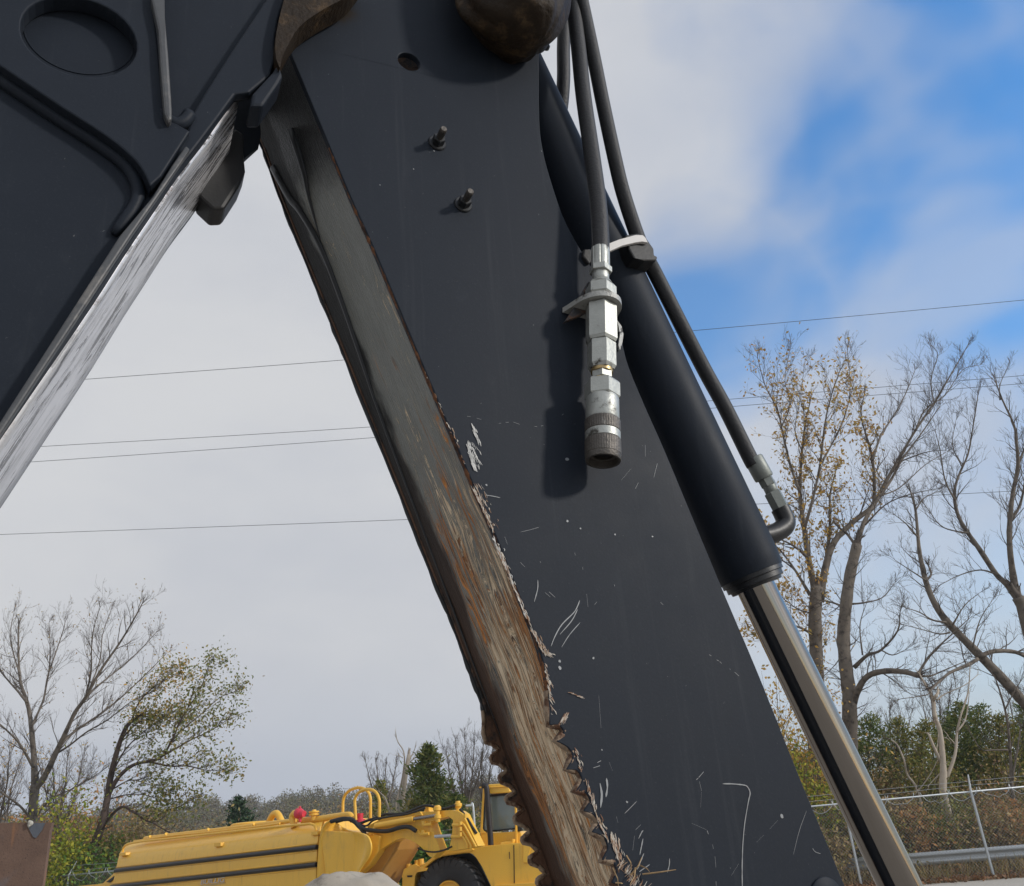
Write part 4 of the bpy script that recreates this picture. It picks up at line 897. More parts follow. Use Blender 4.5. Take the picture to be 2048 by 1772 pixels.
# wheel
WC = BPn.P(905, 1790, .30); WR = WC.z - .0; ax_ = BPn.n
WR = (BPn.P(905, 1713, .30) - WC).length
TW = .55
def wheelring(prof, name, mat, par, sides=64, sm=True, auto=35):
    mb = MB(); vv = []; ff = []
    ez = Vector((0, 0, 1)); ex = BPn.e1
    for (o, r) in prof:
        for k in range(sides):
            w = 2 * math.pi * k / sides; vv.append(WC + ax_ * o + (ex * math.cos(w) + ez * math.sin(w)) * r)
    n = len(prof)
    for i in range(n - 1):
        for k in range(sides): ff.append((i * sides + k, i * sides + (k + 1) % sides, (i + 1) * sides + (k + 1) % sides, (i + 1) * sides + k))
    mb.add(vv, ff); return mb.build(name, mat, par, smooth=sm, autosmooth=auto)
wh = wheelring([(-.25, WR * .93), (.22, WR * .93), (.27, WR * .90), (.30, WR * .80), (.305, WR * .66), (.28, WR * .50), (.22, WR * .40), (.20, WR * .37)], 'tyre', TYRE, SCR)
wheelring([(.21, WR * .40), (.26, WR * .385), (.27, WR * .36), (.22, WR * .345), (.18, WR * .33), (.17, WR * .2), (.24, WR * .16), (.25, .001)], 'rim', YELLOW2, wh)
lug_me = None
for k in range(30):
    w = 2 * math.pi * k / 30
    er_ = BPn.e1 * math.cos(w) + Vector((0, 0, 1)) * math.sin(w); et = BPn.e1 * -math.sin(w) + Vector((0, 0, 1)) * math.cos(w)
    if lug_me is None:
        mb = MB(); er0, et0 = BPn.e1, Vector((0, 0, 1)); v = []
        for (o, r0_, r1_, sk) in ((-.02, .90, 1.0, -.10), (.24, .90, 1.0, 0.0), (.31, .74, .93, .05)):
            for s_ in (-1, 1):
                hw = .055
                v.append(ax_ * o + er0 * (WR * r0_) + et0 * (s_ * hw + sk)); v.append(ax_ * o + er0 * (WR * r1_) + et0 * (s_ * hw * .8 + sk))
        f = [(0, 1, 3, 2)] + [(i, i + 4, i + 5, i + 1) for i in (0, 4)] + [(i + 2, i + 3, i + 7, i + 6) for i in (0, 4)] + [(i + 1, i + 5, i + 7, i + 3) for i in (0, 4)] + [(i, i + 2, i + 6, i + 4) for i in (0, 4)] + [(8, 10, 11, 9)]
        mb.add(v, f); me_l = mb.build('tread_lug', TYRE, None); lug_me = me_l.data; bpy.data.objects.remove(me_l)
    o = bpy.data.objects.new('tread_lug', lug_me); COL.objects.link(o); o.parent = wh
    o.matrix_local = Matrix.Translation(WC - world_loc(wh)) @ Matrix.Rotation(-w, 4, BPn.n) if False else Matrix.Translation(WC - world_loc(wh)) @ Matrix.Rotation(w, 4, BPn.e1.cross(Vector((0, 0, 1))))
# second axle under the tank (out of frame below)
# ================================================================== near bottom-left rusty plate and pale boulder
RP = VPlane(at(50, 1645, 4.2), R(8))
m_, nt_, b_ = new_mat('rusted_plate'); v_ = texco(nt_)
c_ = mixc(nt_, noise(nt_, v_, 9, 8, .7), (.075, .045, .034), (.20, .125, .09))
c_ = mixc(nt_, step(nt_, noise(nt_, v_, 160, 3, .6), .60, .70), c_, (.045, .03, .026))
c_ = mixc(nt_, step(nt_, noise(nt_, mapv(nt_, v_, (30, 30, 4)), 1, 5), .56, .72), c_, (.22, .11, .06))
c_ = mixc(nt_, step(nt_, noise(nt_, v_, 3.5, 4), .52, .66), c_, (.12, .115, .125))
nt_.links.new(c_, b_.inputs['Base Color']); b_.inputs['Roughness'].default_value = .85; bump(nt_, b_, noise(nt_, v_, 120, 5), .5, .003)
RPM = m_
RPL = empty('rusty_plate', (RP.P(40, 1700).x, RP.P(40, 1700).y, 0), 'rusty brown steel bucket side plate with a grey weld patch, at the bottom left corner', 'steel plate')
q0 = [RP.P(-120, 1647), RP.P(56, 1645), RP.P(104, 1645), RP.P(100, 1660), RP.P(84, 1780), RP.P(70, 1900)]
q0 += [Vector((q0[-1].x - .05, q0[-1].y, .0)), Vector((q0[0].x, q0[0].y, .0))]
mb = MB(); mb.loops(q0, [p - RP.n * .03 for p in q0]); plate = mb.build('plate', RPM, RPL, bevel=.003)
q1 = [RP.P(x, y, -.004) for x, y in [(55, 1650), (62, 1646), (90, 1646), (84, 1660), (72, 1676), (66, 1674), (57, 1656)]]
mb = MB(); mb.loops(q1, [p - RP.n * .004 for p in q1]); mb.build('weld_patch', simple('blued_steel_patch', (.10, .11, .13), .6, .2, .3, 60, .2), RPL)
mb = MB(); mb.tube(cat([RP.P(x, y, -.006) for x, y in [(57, 1644), (63, 1645.5), (62, 1648), (58, 1650), (60, 1653)]], 3), [.008] * 13, 8); mb.build('weld_blob', simple('pale_weld', (.40, .38, .33), .7, 0, .3, 90), RPL, smooth=True)
# boulder
bcn = at(690, 1746, 12.5)
bm = bmesh.new(); bmesh.ops.create_icosphere(bm, subdivisions=5, radius=1)
from mathutils import noise as mnoise
zb = bcn.z
for v in bm.verts:
    p = v.co.copy(); k = 1 + .10 * abs(mnoise.noise(p * 2.6 + Vector((9, 2, 1)))) + .16 * mnoise.noise(p * 1.3 + Vector((3, 1, 7))) + .05 * mnoise.noise(p * 4) + .015 * mnoise.noise(p * 14)
    if p.z > .2: p.z = .2 + (p.z - .2) * .85
    v.co = Vector((p.x * .98 * k, p.y * .85 * k, p.z * k))
zm = max(v.co.z for v in bm.verts)
for v in bm.verts: v.co.z = (v.co.z / zm) * zb * .62
me = bpy.data.meshes.new('boulder'); bm.to_mesh(me); bm.free(); me.materials.append(BOULD)
me.polygons.foreach_set('use_smooth', [True] * len(me.polygons))
bo = bpy.data.objects.new('boulder', me); COL.objects.link(bo); bo.location = (bcn.x - .02, bcn.y + .4, zb * .395)
tag(bo, 'pale rounded boulder in front of the yellow tanker', 'boulder')

# ================================================================== FENCE, GUARDRAIL
L_F = (FB - FA).length; nsp = max(1, round(L_F / 3.1)); sp_ = L_F / nsp
FEN = empty('chain_link_fence', FA, 'galvanised chain link fence with slanted barbed wire posts along the trees', 'fence')
HF = 2.05
x0 = -9.0; x1 = L_F + 10
def fp(s, z, o=0): return FA + fd * s + fn * o + Vector((0, 0, z))
k = math.floor(x0 / sp_) + 1
while k * sp_ < x1:
    s_ = k * sp_
    mb = MB(); mb.tube([fp(s_, 0), fp(s_, HF + .03)], .036, 12); mb.tube([fp(s_, HF), fp(s_, HF + .42, .0 if s_ < 1 else -.30) + (fd * -.04 if s_ < 1 else Vector())], [.030, .018], 10)
    mb.build('post', GALV, FEN, smooth=True, autosmooth=50); k += 1
mb = MB(); mb.tube([fp(x0, HF), fp(x1, HF)], .024, 10); mb.build('top_rail', GALV, FEN, smooth=True)
mb = MB()
for zz_, oo in ((HF + .14, -.02), (HF + .27, -.03)):
    mb.tube([fp(s_, zz_ + random.uniform(-.02, .02), oo) for s_ in np.arange(x0, x1, 1.5)], .004, 4, False)
mb.build('barbed_wire', GALV, FEN)
mb = MB(); stepw = .085; s_ = x0
while s_ < x1:
    for sg in (1, -1):
        e = s_ + sg * HF
        mb.tube([fp(s_, .03, .03), fp(e, HF - .01, .03)], .0024, 3, False)
    s_ += stepw
tag(mb.build('chain_mesh', simple('fence_wire', (.34, .36, .36), .5, .5, .2, 10), FEN, fixn=False), kind='stuff')
# drooping loops of barbed coil along the rail
s_ = x0
while s_ < x1:
    mb = MB(); pts = [fp(s_ + .36 * math.cos(a), HF + .12 + .30 * math.sin(a) * random.uniform(.85, 1.1), .06 + .03 * math.sin(2 * a)) for a in np.linspace(math.pi * 1.02, math.pi * 2 - .05, 12)]
    mb.tube(pts, .007, 5); mb.build('wire_loop', GALV, FEN, smooth=True); s_ += random.uniform(.62, .95)
# guard rail behind it
GR = empty('guardrail', FA - fn * 1.3, 'galvanised W-beam guardrail running behind the fence at right', 'guardrail')
prof = [(0, .0), (.01, .03), (.07, .055), (.10, .05), (.125, .015), (.155, .01), (.185, .015), (.21, .05), (.24, .055), (.30, .03), (.31, 0)]
mb = MB(); vv = []
for s_ in (x0 - 6, 9.0):
    for z_, o_ in prof: vv.append(fp(s_, .36 + z_ * 1.05, -1.3 + o_ * 1.3))
n_ = len(prof); mb.add(vv, [(i, i + 1, n_ + i + 1, n_ + i) for i in range(n_ - 1)])
gb_ = mb.build('beam', GALV, GR, fixn=False, smooth=True); sm2 = gb_.modifiers.new('t', 'SOLIDIFY'); sm2.thickness = .006
for s_ in np.arange(x0 - 5, 9, 1.9):
    mb = MB(); mb.box(fp(s_, .33, -1.42), .12, .14, .66); mb.build('post', BARK, GR)
# bent pole seen by the cab
BPL = at(953, 1700, 26.5)
mb = MB(); hb = at(946, 1611, 26.5); mb.tube(cat([Vector((BPL.x + .15, BPL.y, 0)), Vector((BPL.x, BPL.y, 1.5)), Vector((hb.x, hb.y, hb.z - .05)), Vector((hb.x - .06, hb.y, hb.z)), at(931, 1612, 26.5)], 5), .032, 8)
tag(mb.build('bent_pole', GALV, smooth=True), 'thin grey metal pole with a bent top, behind the tanker near its cab', 'pole')

# ================================================================== WIRES OVERHEAD
wires = [([(-200, 786), (165, 759), (687, 720), (1390, 661), (2048, 600), (2300, 575)], 55, 'overhead cable crossing the whole sky, the highest of the four', .018),
         ([(-200, 910), (65, 894), (740, 854), (1440, 800), (2048, 751), (2300, 730)], 60, 'overhead cable, upper of the close pair behind the stick', .018),
         ([(-200, 938), (45, 925), (750, 875), (1440, 815), (2048, 767), (2300, 747)], 60.5, 'overhead cable, lower of the close pair behind the stick', .018),
         ([(-200, 1076), (0, 1069), (815, 1039), (1600, 1004), (2048, 981), (2300, 968)], 64, 'overhead cable, the lowest of the four above the trees', .018)]
for px, Y, lab, r in wires:
    mb = MB(); mb.tube(cat([at(x, y, Y) for x, y in px], 6), r, 6)
    tag(mb.build('power_line', WIRE, smooth=True), lab, 'power line', 'power lines overhead')

# ================================================================== TREES
def rv():
    d = Vector((random.gauss(0, 1), random.gauss(0, 1), random.gauss(0, 1))); return d.normalized()
class Tree:
    def __init__(s, name, Y, base_px, label, category='tree', group=None, bark=None, twig=None):
        s.Y = Y; b = at(base_px[0], base_px[1], Y); s.base = Vector((b.x, b.y, 0))
        s.o = empty(name, s.base, label, category, group); s.trunk = MB(); s.crown = MB(); s.tips = []; s.bark = bark or BARK; s.twig = twig or TWIG
        s.ppm = F / (b - CAM).dot(FW); s.limbs = []
    def limb(s, px, r0, r1, dy0=0.0, dy1=0.0, n=4, ground=False, jit=.5):
        N = len(px); pts = []
        for i, (x, y) in enumerate(px):
            t = i / (N - 1); pts.append(at(x, y, s.Y + dy0 + (dy1 - dy0) * t + random.gauss(0, jit * .15) * (0 < i < N - 1)))
        if ground: pts = [Vector((pts[0].x + random.uniform(-.1, .1), pts[0].y, -.05))] + pts
        pts = cat(pts, n); M = len(pts); R0, R1 = r0 / s.ppm, r1 / s.ppm
        rr = [(R0 + (R1 - R0) * (i / (M - 1)) ** .8) * random.uniform(.93, 1.07) for i in range(M)]
        if ground: rr[0] *= 1.35; rr[1] *= 1.15
        s.trunk.tube(pts, rr, 10 if r0 > 6 else 7); s.limbs.append((pts, rr))
        return pts
    def sprout(s, dens=1.0, L=1.6, lvl=2, up=.35, frm=.25, wind=Vector((0, 0, 0)), spread=.8, minr=.008, lim=None):
        for pts, rr in (s.limbs if lim is None else lim):
            tot = sum((pts[i + 1] - pts[i]).length for i in range(len(pts) - 1)); acc = 0; nxt = tot * frm
            for i in range(len(pts) - 1):
                d = pts[i + 1] - pts[i]; l = d.length
                while acc + l > nxt:
                    p = pts[i] + d * ((nxt - acc) / max(l, 1e-6)); t = nxt / tot
                    dirn = (d.normalized() * .7 + rv() * spread + Vector((0, 0, up)) + wind).normalized()
                    s.grow(p, dirn, L * random.uniform(.5, 1.15) * (1 - .35 * t), min(rr[i] * .5, max(minr, .022)), lvl, up, wind, spread)
                    nxt += random.uniform(.16, .34) / dens
                acc += l
            p = pts[-1]; d = (pts[-1] - pts[-2]).normalized()
            for _ in range(3): s.grow(p, (d + rv() * .35).normalized(), L * random.uniform(.2, .45), rr[-1] * .8, lvl, up, wind, spread)
    def grow(s, p, d, L, r, lvl, up, wind, spread):
        n = 4; pts = [p]; q = p.copy(); dd = d.copy()
        for i in range(n):
            dd = (dd + rv() * .22 + Vector((0, 0, up * .22)) + wind * .3).normalized(); q = q + dd * (L / n); pts.append(q.copy())
        rr = [max(.0035, r * (1 - .72 * i / n)) for i in range(n + 1)]
        s.crown.tube(pts, rr, 4 if lvl > 1 else 3, False)
        if lvl <= 1: s.tips.append((pts[-1], dd)); s.tips.append((pts[2], dd))
        if lvl > 0:
            for _ in range(random.randint(3, 5)):
                i = random.randint(1, n); dn = ((pts[i] - pts[i - 1]).normalized() + rv() * spread + Vector((0, 0, up * .6)) + wind).normalized()
                s.grow(pts[i], dn, L * random.uniform(.35, .65), rr[i] * .62, lvl - 1, up, wind, spread)
    def done(s, leaf=None, nleaf=0, size=.05, jit=.25, sel=None, name='leaves'):
        if s.trunk.v: s.trunk.build('trunk', s.bark, s.o, smooth=True, fixn=False); s.trunk = MB()
        if s.crown.v: tag(s.crown.build('twigs', s.twig, s.o, smooth=True, fixn=False), kind='stuff'); s.crown = MB()
        if leaf and s.tips:
            T_ = [p for p, d in s.tips if (sel is None or sel(p))]
            if not T_: return
            idx = RNG.integers(0, len(T_), nleaf); C = np.array([tuple(T_[i]) for i in idx]) + RNG.normal(size=(nleaf, 3)) * jit
            A, B = leaf_axes(nleaf, size); tag(quads_mesh(name, C, A, B, leaf, s.o), kind='stuff')
def pxof(p):
    d = p - CAM; z = d.dot(FW); return (1024 + F * d.dot(XC) / z, 886 - F * d.dot(YC) / z)

# left bare tree
t = Tree('bare_tree', 37, (62, 1690), 'tall bare grey tree with two spreading stems, at the far left')
t.limb([(62, 1690), (66, 1620), (70, 1570)], 10, 9, ground=True)
t.limb([(70, 1575), (68, 1520), (64, 1470), (59, 1425), (50, 1392), (42, 1368), (38, 1335), (37, 1290), (37, 1250)], 7, 1.2, 0, 1)
t.limb([(70, 1580), (92, 1548), (113, 1503), (130, 1468), (150, 1425), (168, 1400), (182, 1375), (205, 1335), (240, 1285), (268, 1238), (284, 1208)], 7, 1.0, 0, -2)
t.limb([(116, 1498), (135, 1475), (165, 1452), (205, 1425), (250, 1388), (290, 1350), (322, 1318)], 3.6, .8, 0, 2)
t.limb([(112, 1508), (140, 1490), (175, 1463), (215, 1440), (260, 1405), (300, 1385)], 2.4, .7, 0, -2)
t.limb([(172, 1398), (186, 1380), (215, 1356), (242, 1334), (280, 1300), (312, 1265)], 2.6, .7, -1, 2)
t.limb([(172, 1390), (182, 1345), (183, 1300), (188, 1255), (200, 1215)], 2.2, .6, -1, -3)
t.limb([(180, 1375), (200, 1320), (205, 1270), (222, 1220)], 1.8, .6, -1, 1)
t.limb([(62, 1455), (75, 1428), (88, 1395), (96, 1350), (110, 1310), (126, 1262), (130, 1245)], 3, .7, 0, 2)
t.limb([(88, 1395), (98, 1340), (100, 1290), (98, 1245)], 2, .6, 1, 3)
t.limb([(54, 1405), (38, 1385), (20, 1365), (-5, 1335), (-30, 1300)], 3, 1, 0, 1)
t.limb([(40, 1350), (28, 1310), (20, 1270), (28, 1225)], 2, .6, 0, 2)
t.limb([(67, 1535), (50, 1505), (35, 1482), (15, 1462), (-10, 1440)], 3.4, 1.2, 0, -2)
t.limb([(64, 1640), (40, 1612), (10, 1590), (-30, 1560)], 3, 1.2, 0, -2); t.limb([(66, 1650), (90, 1625), (130, 1590), (170, 1560)], 2.6, .8, 0, 2)
t.limb([(68, 1640), (100, 1600), (150, 1575), (200, 1545)], 2.2, .7, 0, -1)
t.sprout(.8, 1.35, 2, .34, .18, spread=.72); t.done(L_BROWN, 900, .045)
# leaning leafy tree
t = Tree('leaning_tree', 35, (185, 1745), 'leaning dark tree with sparse green and orange leaves, beside the bare tree at left', bark=BARKD, twig=BARKD)
t.limb([(183, 1720), (190, 1690), (206, 1640), (215, 1595), (222, 1550), (232, 1510), (245, 1470), (258, 1447), (278, 1432)], 11, 3.2, ground=True)
A_ = [t.limb([(210, 1605), (232, 1562), (252, 1540), (272, 1528), (300, 1522), (325, 1512), (345, 1478), (362, 1440), (376, 1415), (386, 1385)], 5, .9, 0, -1)]
t.limb([(322, 1513), (350, 1498), (385, 1478), (420, 1462), (455, 1440)], 2.4, .6, 0, 1); t.limb([(300, 1524), (340, 1532), (375, 1532), (410, 1540), (440, 1540)], 2.4, .6, 0, -1)
t.limb([(345, 1480), (370, 1455), (400, 1430), (440, 1395), (465, 1385)], 1.8, .5, 0, 1); t.limb([(278, 1432), (300, 1428), (330, 1438), (355, 1446)], 2.4, .7, 0, 1)
t.limb([(262, 1445), (275, 1410), (300, 1380), (330, 1360), (350, 1350)], 2, .5, 0, -1); t.limb([(243, 1478), (270, 1450), (292, 1440)], 2, .6)
t.limb([(225, 1545), (250, 1500), (285, 1465), (320, 1440)], 2.2, .6, 0, 1); t.limb([(376, 1415), (400, 1380), (412, 1345), (418, 1330)], 1.4, .5, 0, 0)
L1_ = len(t.limbs)
t.limb([(206, 1650), (240, 1615), (262, 1620), (290, 1640), (305, 1645), (330, 1660), (352, 1672)], 3.4, .9, 0, -1); t.limb([(300, 1643), (325, 1625), (360, 1612), (380, 1600)], 1.8, .5, 0, 0); t.limb([(206, 1650), (190, 1680), (160, 1700), (150, 1720)], 3, 1)
t.limb([(222, 1580), (262, 1560), (300, 1570), (330, 1580)], 1.5, .5); t.limb([(215, 1600), (250, 1590), (290, 1590), (320, 1600)], 1.5, .5)
wnd = Vector((.30, 0, .10))
t.sprout(1.25, .85, 2, .18, .22, wnd, .65)
t.done(L_GREEN, 6500, .065, .26, lambda p: pxof(p)[0] > 262 + random.gauss(0, 25) and pxof(p)[1] < 1640)
t.done(L_GOLD, 800, .06, .34, lambda p: 255 < pxof(p)[0] < 372 and pxof(p)[1] < 1430, name='orange_leaves')
# right: golden tree
t = Tree('golden_tree', 33, (1630, 1560), 'tall tree with remnant golden leaves, right behind the chrome rod')
t.limb([(1632, 1500), (1634, 1400), (1632, 1300), (1630, 1230), (1634, 1175)], 16, 13, ground=True)
t.limb([(1630, 1185), (1618, 1120), (1608, 1055), (1600, 985), (1604, 905), (1611, 845), (1620, 805)], 8, 1.2, 0, 1)
t.limb([(1615, 1115), (1596, 1098), (1575, 1085), (1550, 1075)], 4, 1.2, 0, -1); t.limb([(1608, 1060), (1625, 1000), (1640, 930), (1648, 860), (1660, 800), (1680, 740)], 4, .8, 0, -2)
t.limb([(1640, 1190), (1652, 1120), (1660, 1050), (1660, 990), (1672, 940)], 6, 1.4, 0, 2)
G4 = t.limb([(1640, 1200), (1650, 1140), (1668, 1085), (1705, 1045), (1745, 1012), (1768, 970), (1792, 928), (1830, 862), (1868, 806), (1900, 752), (1936, 690)], 9, 1.0, 0, 2)
t.limb([(1748, 1008), (1748, 950), (1742, 905), (1732, 870), (1722, 830), (1728, 790)], 4.4, .9, 0, -1); t.limb([(1745, 920), (1762, 870), (1785, 835), (1810, 790), (1830, 740)], 3, .7, -1, 1)
t.limb([(1600, 985), (1582, 935), (1566, 870), (1555, 820), (1530, 770), (1515, 715)], 3.6, .8, 0, 1); t.limb([(1562, 855), (1580, 810), (1570, 760), (1580, 700)], 2, .6, 0, 1); t.limb([(1640, 930), (1668, 880), (1690, 830), (1700, 780), (1695, 700)], 2.4, .6, -1, 1)
t.limb([(1830, 862), (1850, 820), (1890, 790), (1925, 740), (1960, 730)], 2.2, .6, 1, 3); t.limb([(1795, 925), (1850, 905), (1890, 900)], 1.8, .6, 1, -1); t.limb([(1868, 806), (1862, 760), (1875, 710), (1862, 690)], 1.6, .5, 1, 2); t.limb([(1605, 905), (1590, 860), (1600, 800), (1610, 720)], 1.8, .5)
t.limb([(1628, 1270), (1600, 1255), (1575, 1252), (1520, 1265)], 3.4, 1.2, 0, -1); t.limb([(1620, 1190), (1590, 1140), (1560, 1100), (1540, 1085)], 4, 1, 0, 1); t.limb([(1640, 1230), (1600, 1220), (1570, 1200)], 2, .8)
t.sprout(1.1, 1.35, 2, .35, .15, spread=.72)
t.done(L_GOLD, 5200, .08, .16, lambda p: 1470 < pxof(p)[0] < 1760 and pxof(p)[1] > 770 + random.gauss(0, 60) and random.random() < .75)
# right: grey double tree beside it
t = Tree('grey_tree', 31, (1700, 1600), 'thick grey bare tree with an arching limb, right of the golden tree')
t.limb([(1702, 1560), (1700, 1470), (1698, 1390), (1690, 1320), (1687, 1270), (1692, 1210), (1700, 1150), (1714, 1090)], 17, 11, ground=True)
t.limb([(1714, 1092), (1728, 1045), (1755, 1000), (1782, 960), (1805, 918), (1842, 868), (1880, 812)], 6, 1.0, 0, 2); t.limb([(1712, 1092), (1696, 1070), (1685, 1060)], 4, 2.5, 0, 0)
G2 = t.limb([(1703, 1420), (1716, 1380), (1736, 1352), (1772, 1342), (1815, 1345), (1834, 1352)], 8, 4.4, 0, -2)
t.limb([(1834, 1352), (1850, 1325), (1870, 1300), (1900, 1272), (1935, 1240)], 3.2, .8, -2, -2); t.limb([(1834, 1350), (1860, 1352), (1885, 1342), (1925, 1325)], 2.6, .8, -2, -1); t.limb([(1838, 1352), (1855, 1372), (1862, 1385)], 2.6, 1, -2, -2)
t.limb([(1708, 1335), (1735, 1310), (1762, 1300), (1795, 1262), (1800, 1225)], 5, 1, 0, -1); t.limb([(1762, 1300), (1785, 1310), (1810, 1300)], 1.8, .6, -1, -1); t.limb([(1690, 1215), (1665, 1205), (1640, 1200)], 3.2, 1, 0, 1); t.limb([(1702, 1208), (1730, 1205), (1765, 1195), (1790, 1165)], 2.6, .7); t.limb([(1725, 1310), (1720, 1250), (1735, 1200)], 2, .5)
t.limb([(1730, 1050), (1770, 1010), (1815, 990), (1860, 980)], 2.2, .6, 0, -1); t.limb([(1760, 992), (1800, 975), (1850, 930), (1900, 900)], 2, .6, 0, 2); t.limb([(1690, 1300), (1670, 1330), (1640, 1360)], 1.6, .5)
t.sprout(.9, 1.3, 2, .22, .2, spread=.8); t.done()
# right: twisting leaner
t = Tree('leaning_bare_tree', 29, (2110, 1480), 'slender bare tree leaning left from the right edge, with a kinked stem', bark=BARK)
t.limb([(2110, 1480), (2050, 1408), (2000, 1352), (1945, 1296), (1893, 1242), (1866, 1200), (1851, 1160), (1840, 1110), (1836, 1075), (1831, 1020), (1822, 985)], 14, 2, 0, 1, ground=True)
t.limb([(1960, 1312), (1990, 1302), (2030, 1304), (2060, 1318)], 5, 4, 0, 1); t.limb([(1955, 1318), (1935, 1330), (1900, 1345), (1880, 1362), (1862, 1375)], 4.4, 1.8, 0, -1); t.limb([(1880, 1362), (1862, 1380), (1852, 1390), (1800, 1398)], 2.2, .6, -1, -2)
t.limb([(1893, 1245), (1865, 1240), (1840, 1225), (1810, 1215)], 2.6, .7); t.limb([(1900, 1265), (1880, 1268), (1855, 1262), (1810, 1250)], 2.2, .6); t.limb([(1851, 1162), (1862, 1150), (1858, 1135)], 3, 1.6); t.limb([(1836, 1075), (1815, 1050), (1790, 1030)], 2, .6); t.limb([(1831, 1020), (1850, 995), (1885, 980)], 1.8, .5); t.limb([(1851, 1160), (1820, 1140), (1790, 1120)], 2, .5); t.limb([(1905, 1250), (1930, 1210), (1960, 1185)], 2, .5); t.limb([(1945, 1296), (1960, 1240), (1985, 1200)], 2, .5)
t.sprout(.9, 1.15, 2, .28, .25, spread=.85); t.done()
# far right forked tree
t = Tree('forked_bare_tree', 32, (2075, 1420), 'forked bare tree at the far right edge with two upright stems')
t.limb([(2085, 1400), (2070, 1310), (2048, 1222), (2036, 1195)], 16, 12, ground=True)
t.limb([(2040, 1205), (2015, 1170), (1992, 1148), (1960, 1100), (1936, 1066), (1918, 1035), (1910, 1005), (1910, 975), (1920, 945), (1936, 908), (1945, 860), (1956, 790)], 7.5, 1, 0, 1)
t.limb([(2034, 1195), (2026, 1150), (2020, 1100), (2019, 1050), (2026, 985), (2036, 930), (2032, 880), (2028, 850), (2005, 800), (1990, 760)], 8, 1.2, 0, -1)
t.limb([(2022, 1040), (2040, 1010), (2050, 960), (2055, 900)], 4, 1.2); t.limb([(2036, 930), (2060, 860), (2055, 780)], 3, .8); t.limb([(1936, 1066), (1910, 1062), (1880, 1050), (1850, 1010)], 2.4, .6); t.limb([(1910, 1000), (1890, 960), (1880, 900), (1870, 860)], 2.4, .6); t.limb([(1992, 1148), (1960, 1140), (1920, 1150), (1880, 1170)], 2.2, .6); t.limb([(2000, 800), (2000, 770), (2015, 735)], 1.6, .5); t.limb([(2060, 1180), (2052, 1150), (2060, 1090)], 4, 2); t.limb([(1925, 935), (1905, 890), (1912, 840)], 1.6, .5)
t.sprout(1.0, 1.3, 2, .38, .2, spread=.72); t.done()
# pale dead trees
t = Tree('dead_tree', 28.5, (1888, 1640), 'pale bleached dead tree with a broken top standing before the cedars at right', bark=DEADW, twig=DEADW)
t.limb([(1889, 1600), (1887, 1545), (1884, 1500), (1880, 1462), (1870, 1432), (1866, 1396), (1852, 1372), (1840, 1350)], 9, 1.6, ground=True)
t.limb([(1866, 1400), (1872, 1392), (1876, 1385)], 4, 3); t.limb([(1892, 1560), (1910, 1510), (1914, 1465), (1922, 1430), (1936, 1385), (1940, 1335)], 4, .9); t.limb([(1915, 1463), (1930, 1440), (1936, 1410), (1938, 1390)], 2, .7); t.limb([(1882, 1525), (1866, 1490), (1858, 1470), (1855, 1466)], 3.6, 1.6); t.limb([(1874, 1400), (1890, 1388), (1930, 1370), (1955, 1350)], 1.8, .6); t.limb([(1888, 1540), (1872, 1555), (1858, 1570)], 1.6, .6); t.limb([(1880, 1478), (1892, 1476), (1900, 1482)], 1.2, .5)
t.sprout(.25, .6, 0, .3, .3); t.done()
t = Tree('dead_snag', 42, (798, 1700), 'pale broken dead trunk standing left of the pointed cedar behind the tanker', bark=DEADW, twig=DEADW)
t.limb([(798, 1680), (801, 1640), (806, 1590), (812, 1545), (818, 1510)], 7.5, 4.2, ground=True); t.limb([(786, 1650), (794, 1600), (804, 1560), (809, 1520), (806, 1500), (797, 1486), (793, 1476)], 2.4, .9); t.limb([(784, 1640), (772, 1600), (760, 1585)], 2.6, 1.2); t.limb([(819, 1525), (830, 1516), (842, 1515)], 1.4, .7); t.limb([(820, 1518), (828, 1502), (830, 1496)], 1.4, .6); t.limb([(806, 1516), (800, 1512)], 1, .6)
t.sprout(.3, .9, 0, .4, .3); t.done()
t = Tree('pale_sapling', 29, (2020, 1620), 'grey leafless sapling with forked stems at the right edge, right of the dead tree', bark=BARK)
t.limb([(2028, 1600), (2022, 1530), (2016, 1450), (2005, 1400), (1992, 1360)], 5, 1.4, ground=True); t.limb([(2024, 1560), (2035, 1500), (2040, 1460)], 2.6, 1); t.limb([(2016, 1500), (1985, 1500), (1962, 1498), (1940, 1465)], 2.2, .7); t.limb([(2010, 1420), (2030, 1380), (2050, 1350)], 1.8, .6); t.sprout(.8, 1.0, 1, .4, .2); t.done()
t = Tree('pale_sapling', 28.8, (1822, 1660), 'thin pale leafless sapling rising left of the dead tree, before the cedars at right', bark=DEADW)
t.limb([(1838, 1590), (1815, 1550), (1808, 1520), (1795, 1490), (1782, 1480)], 3, 1, ground=True); t.limb([(1830, 1590), (1860, 1550), (1880, 1510)], 1.6, .6); t.sprout(.6, .9, 1, .3, .2); t.done()
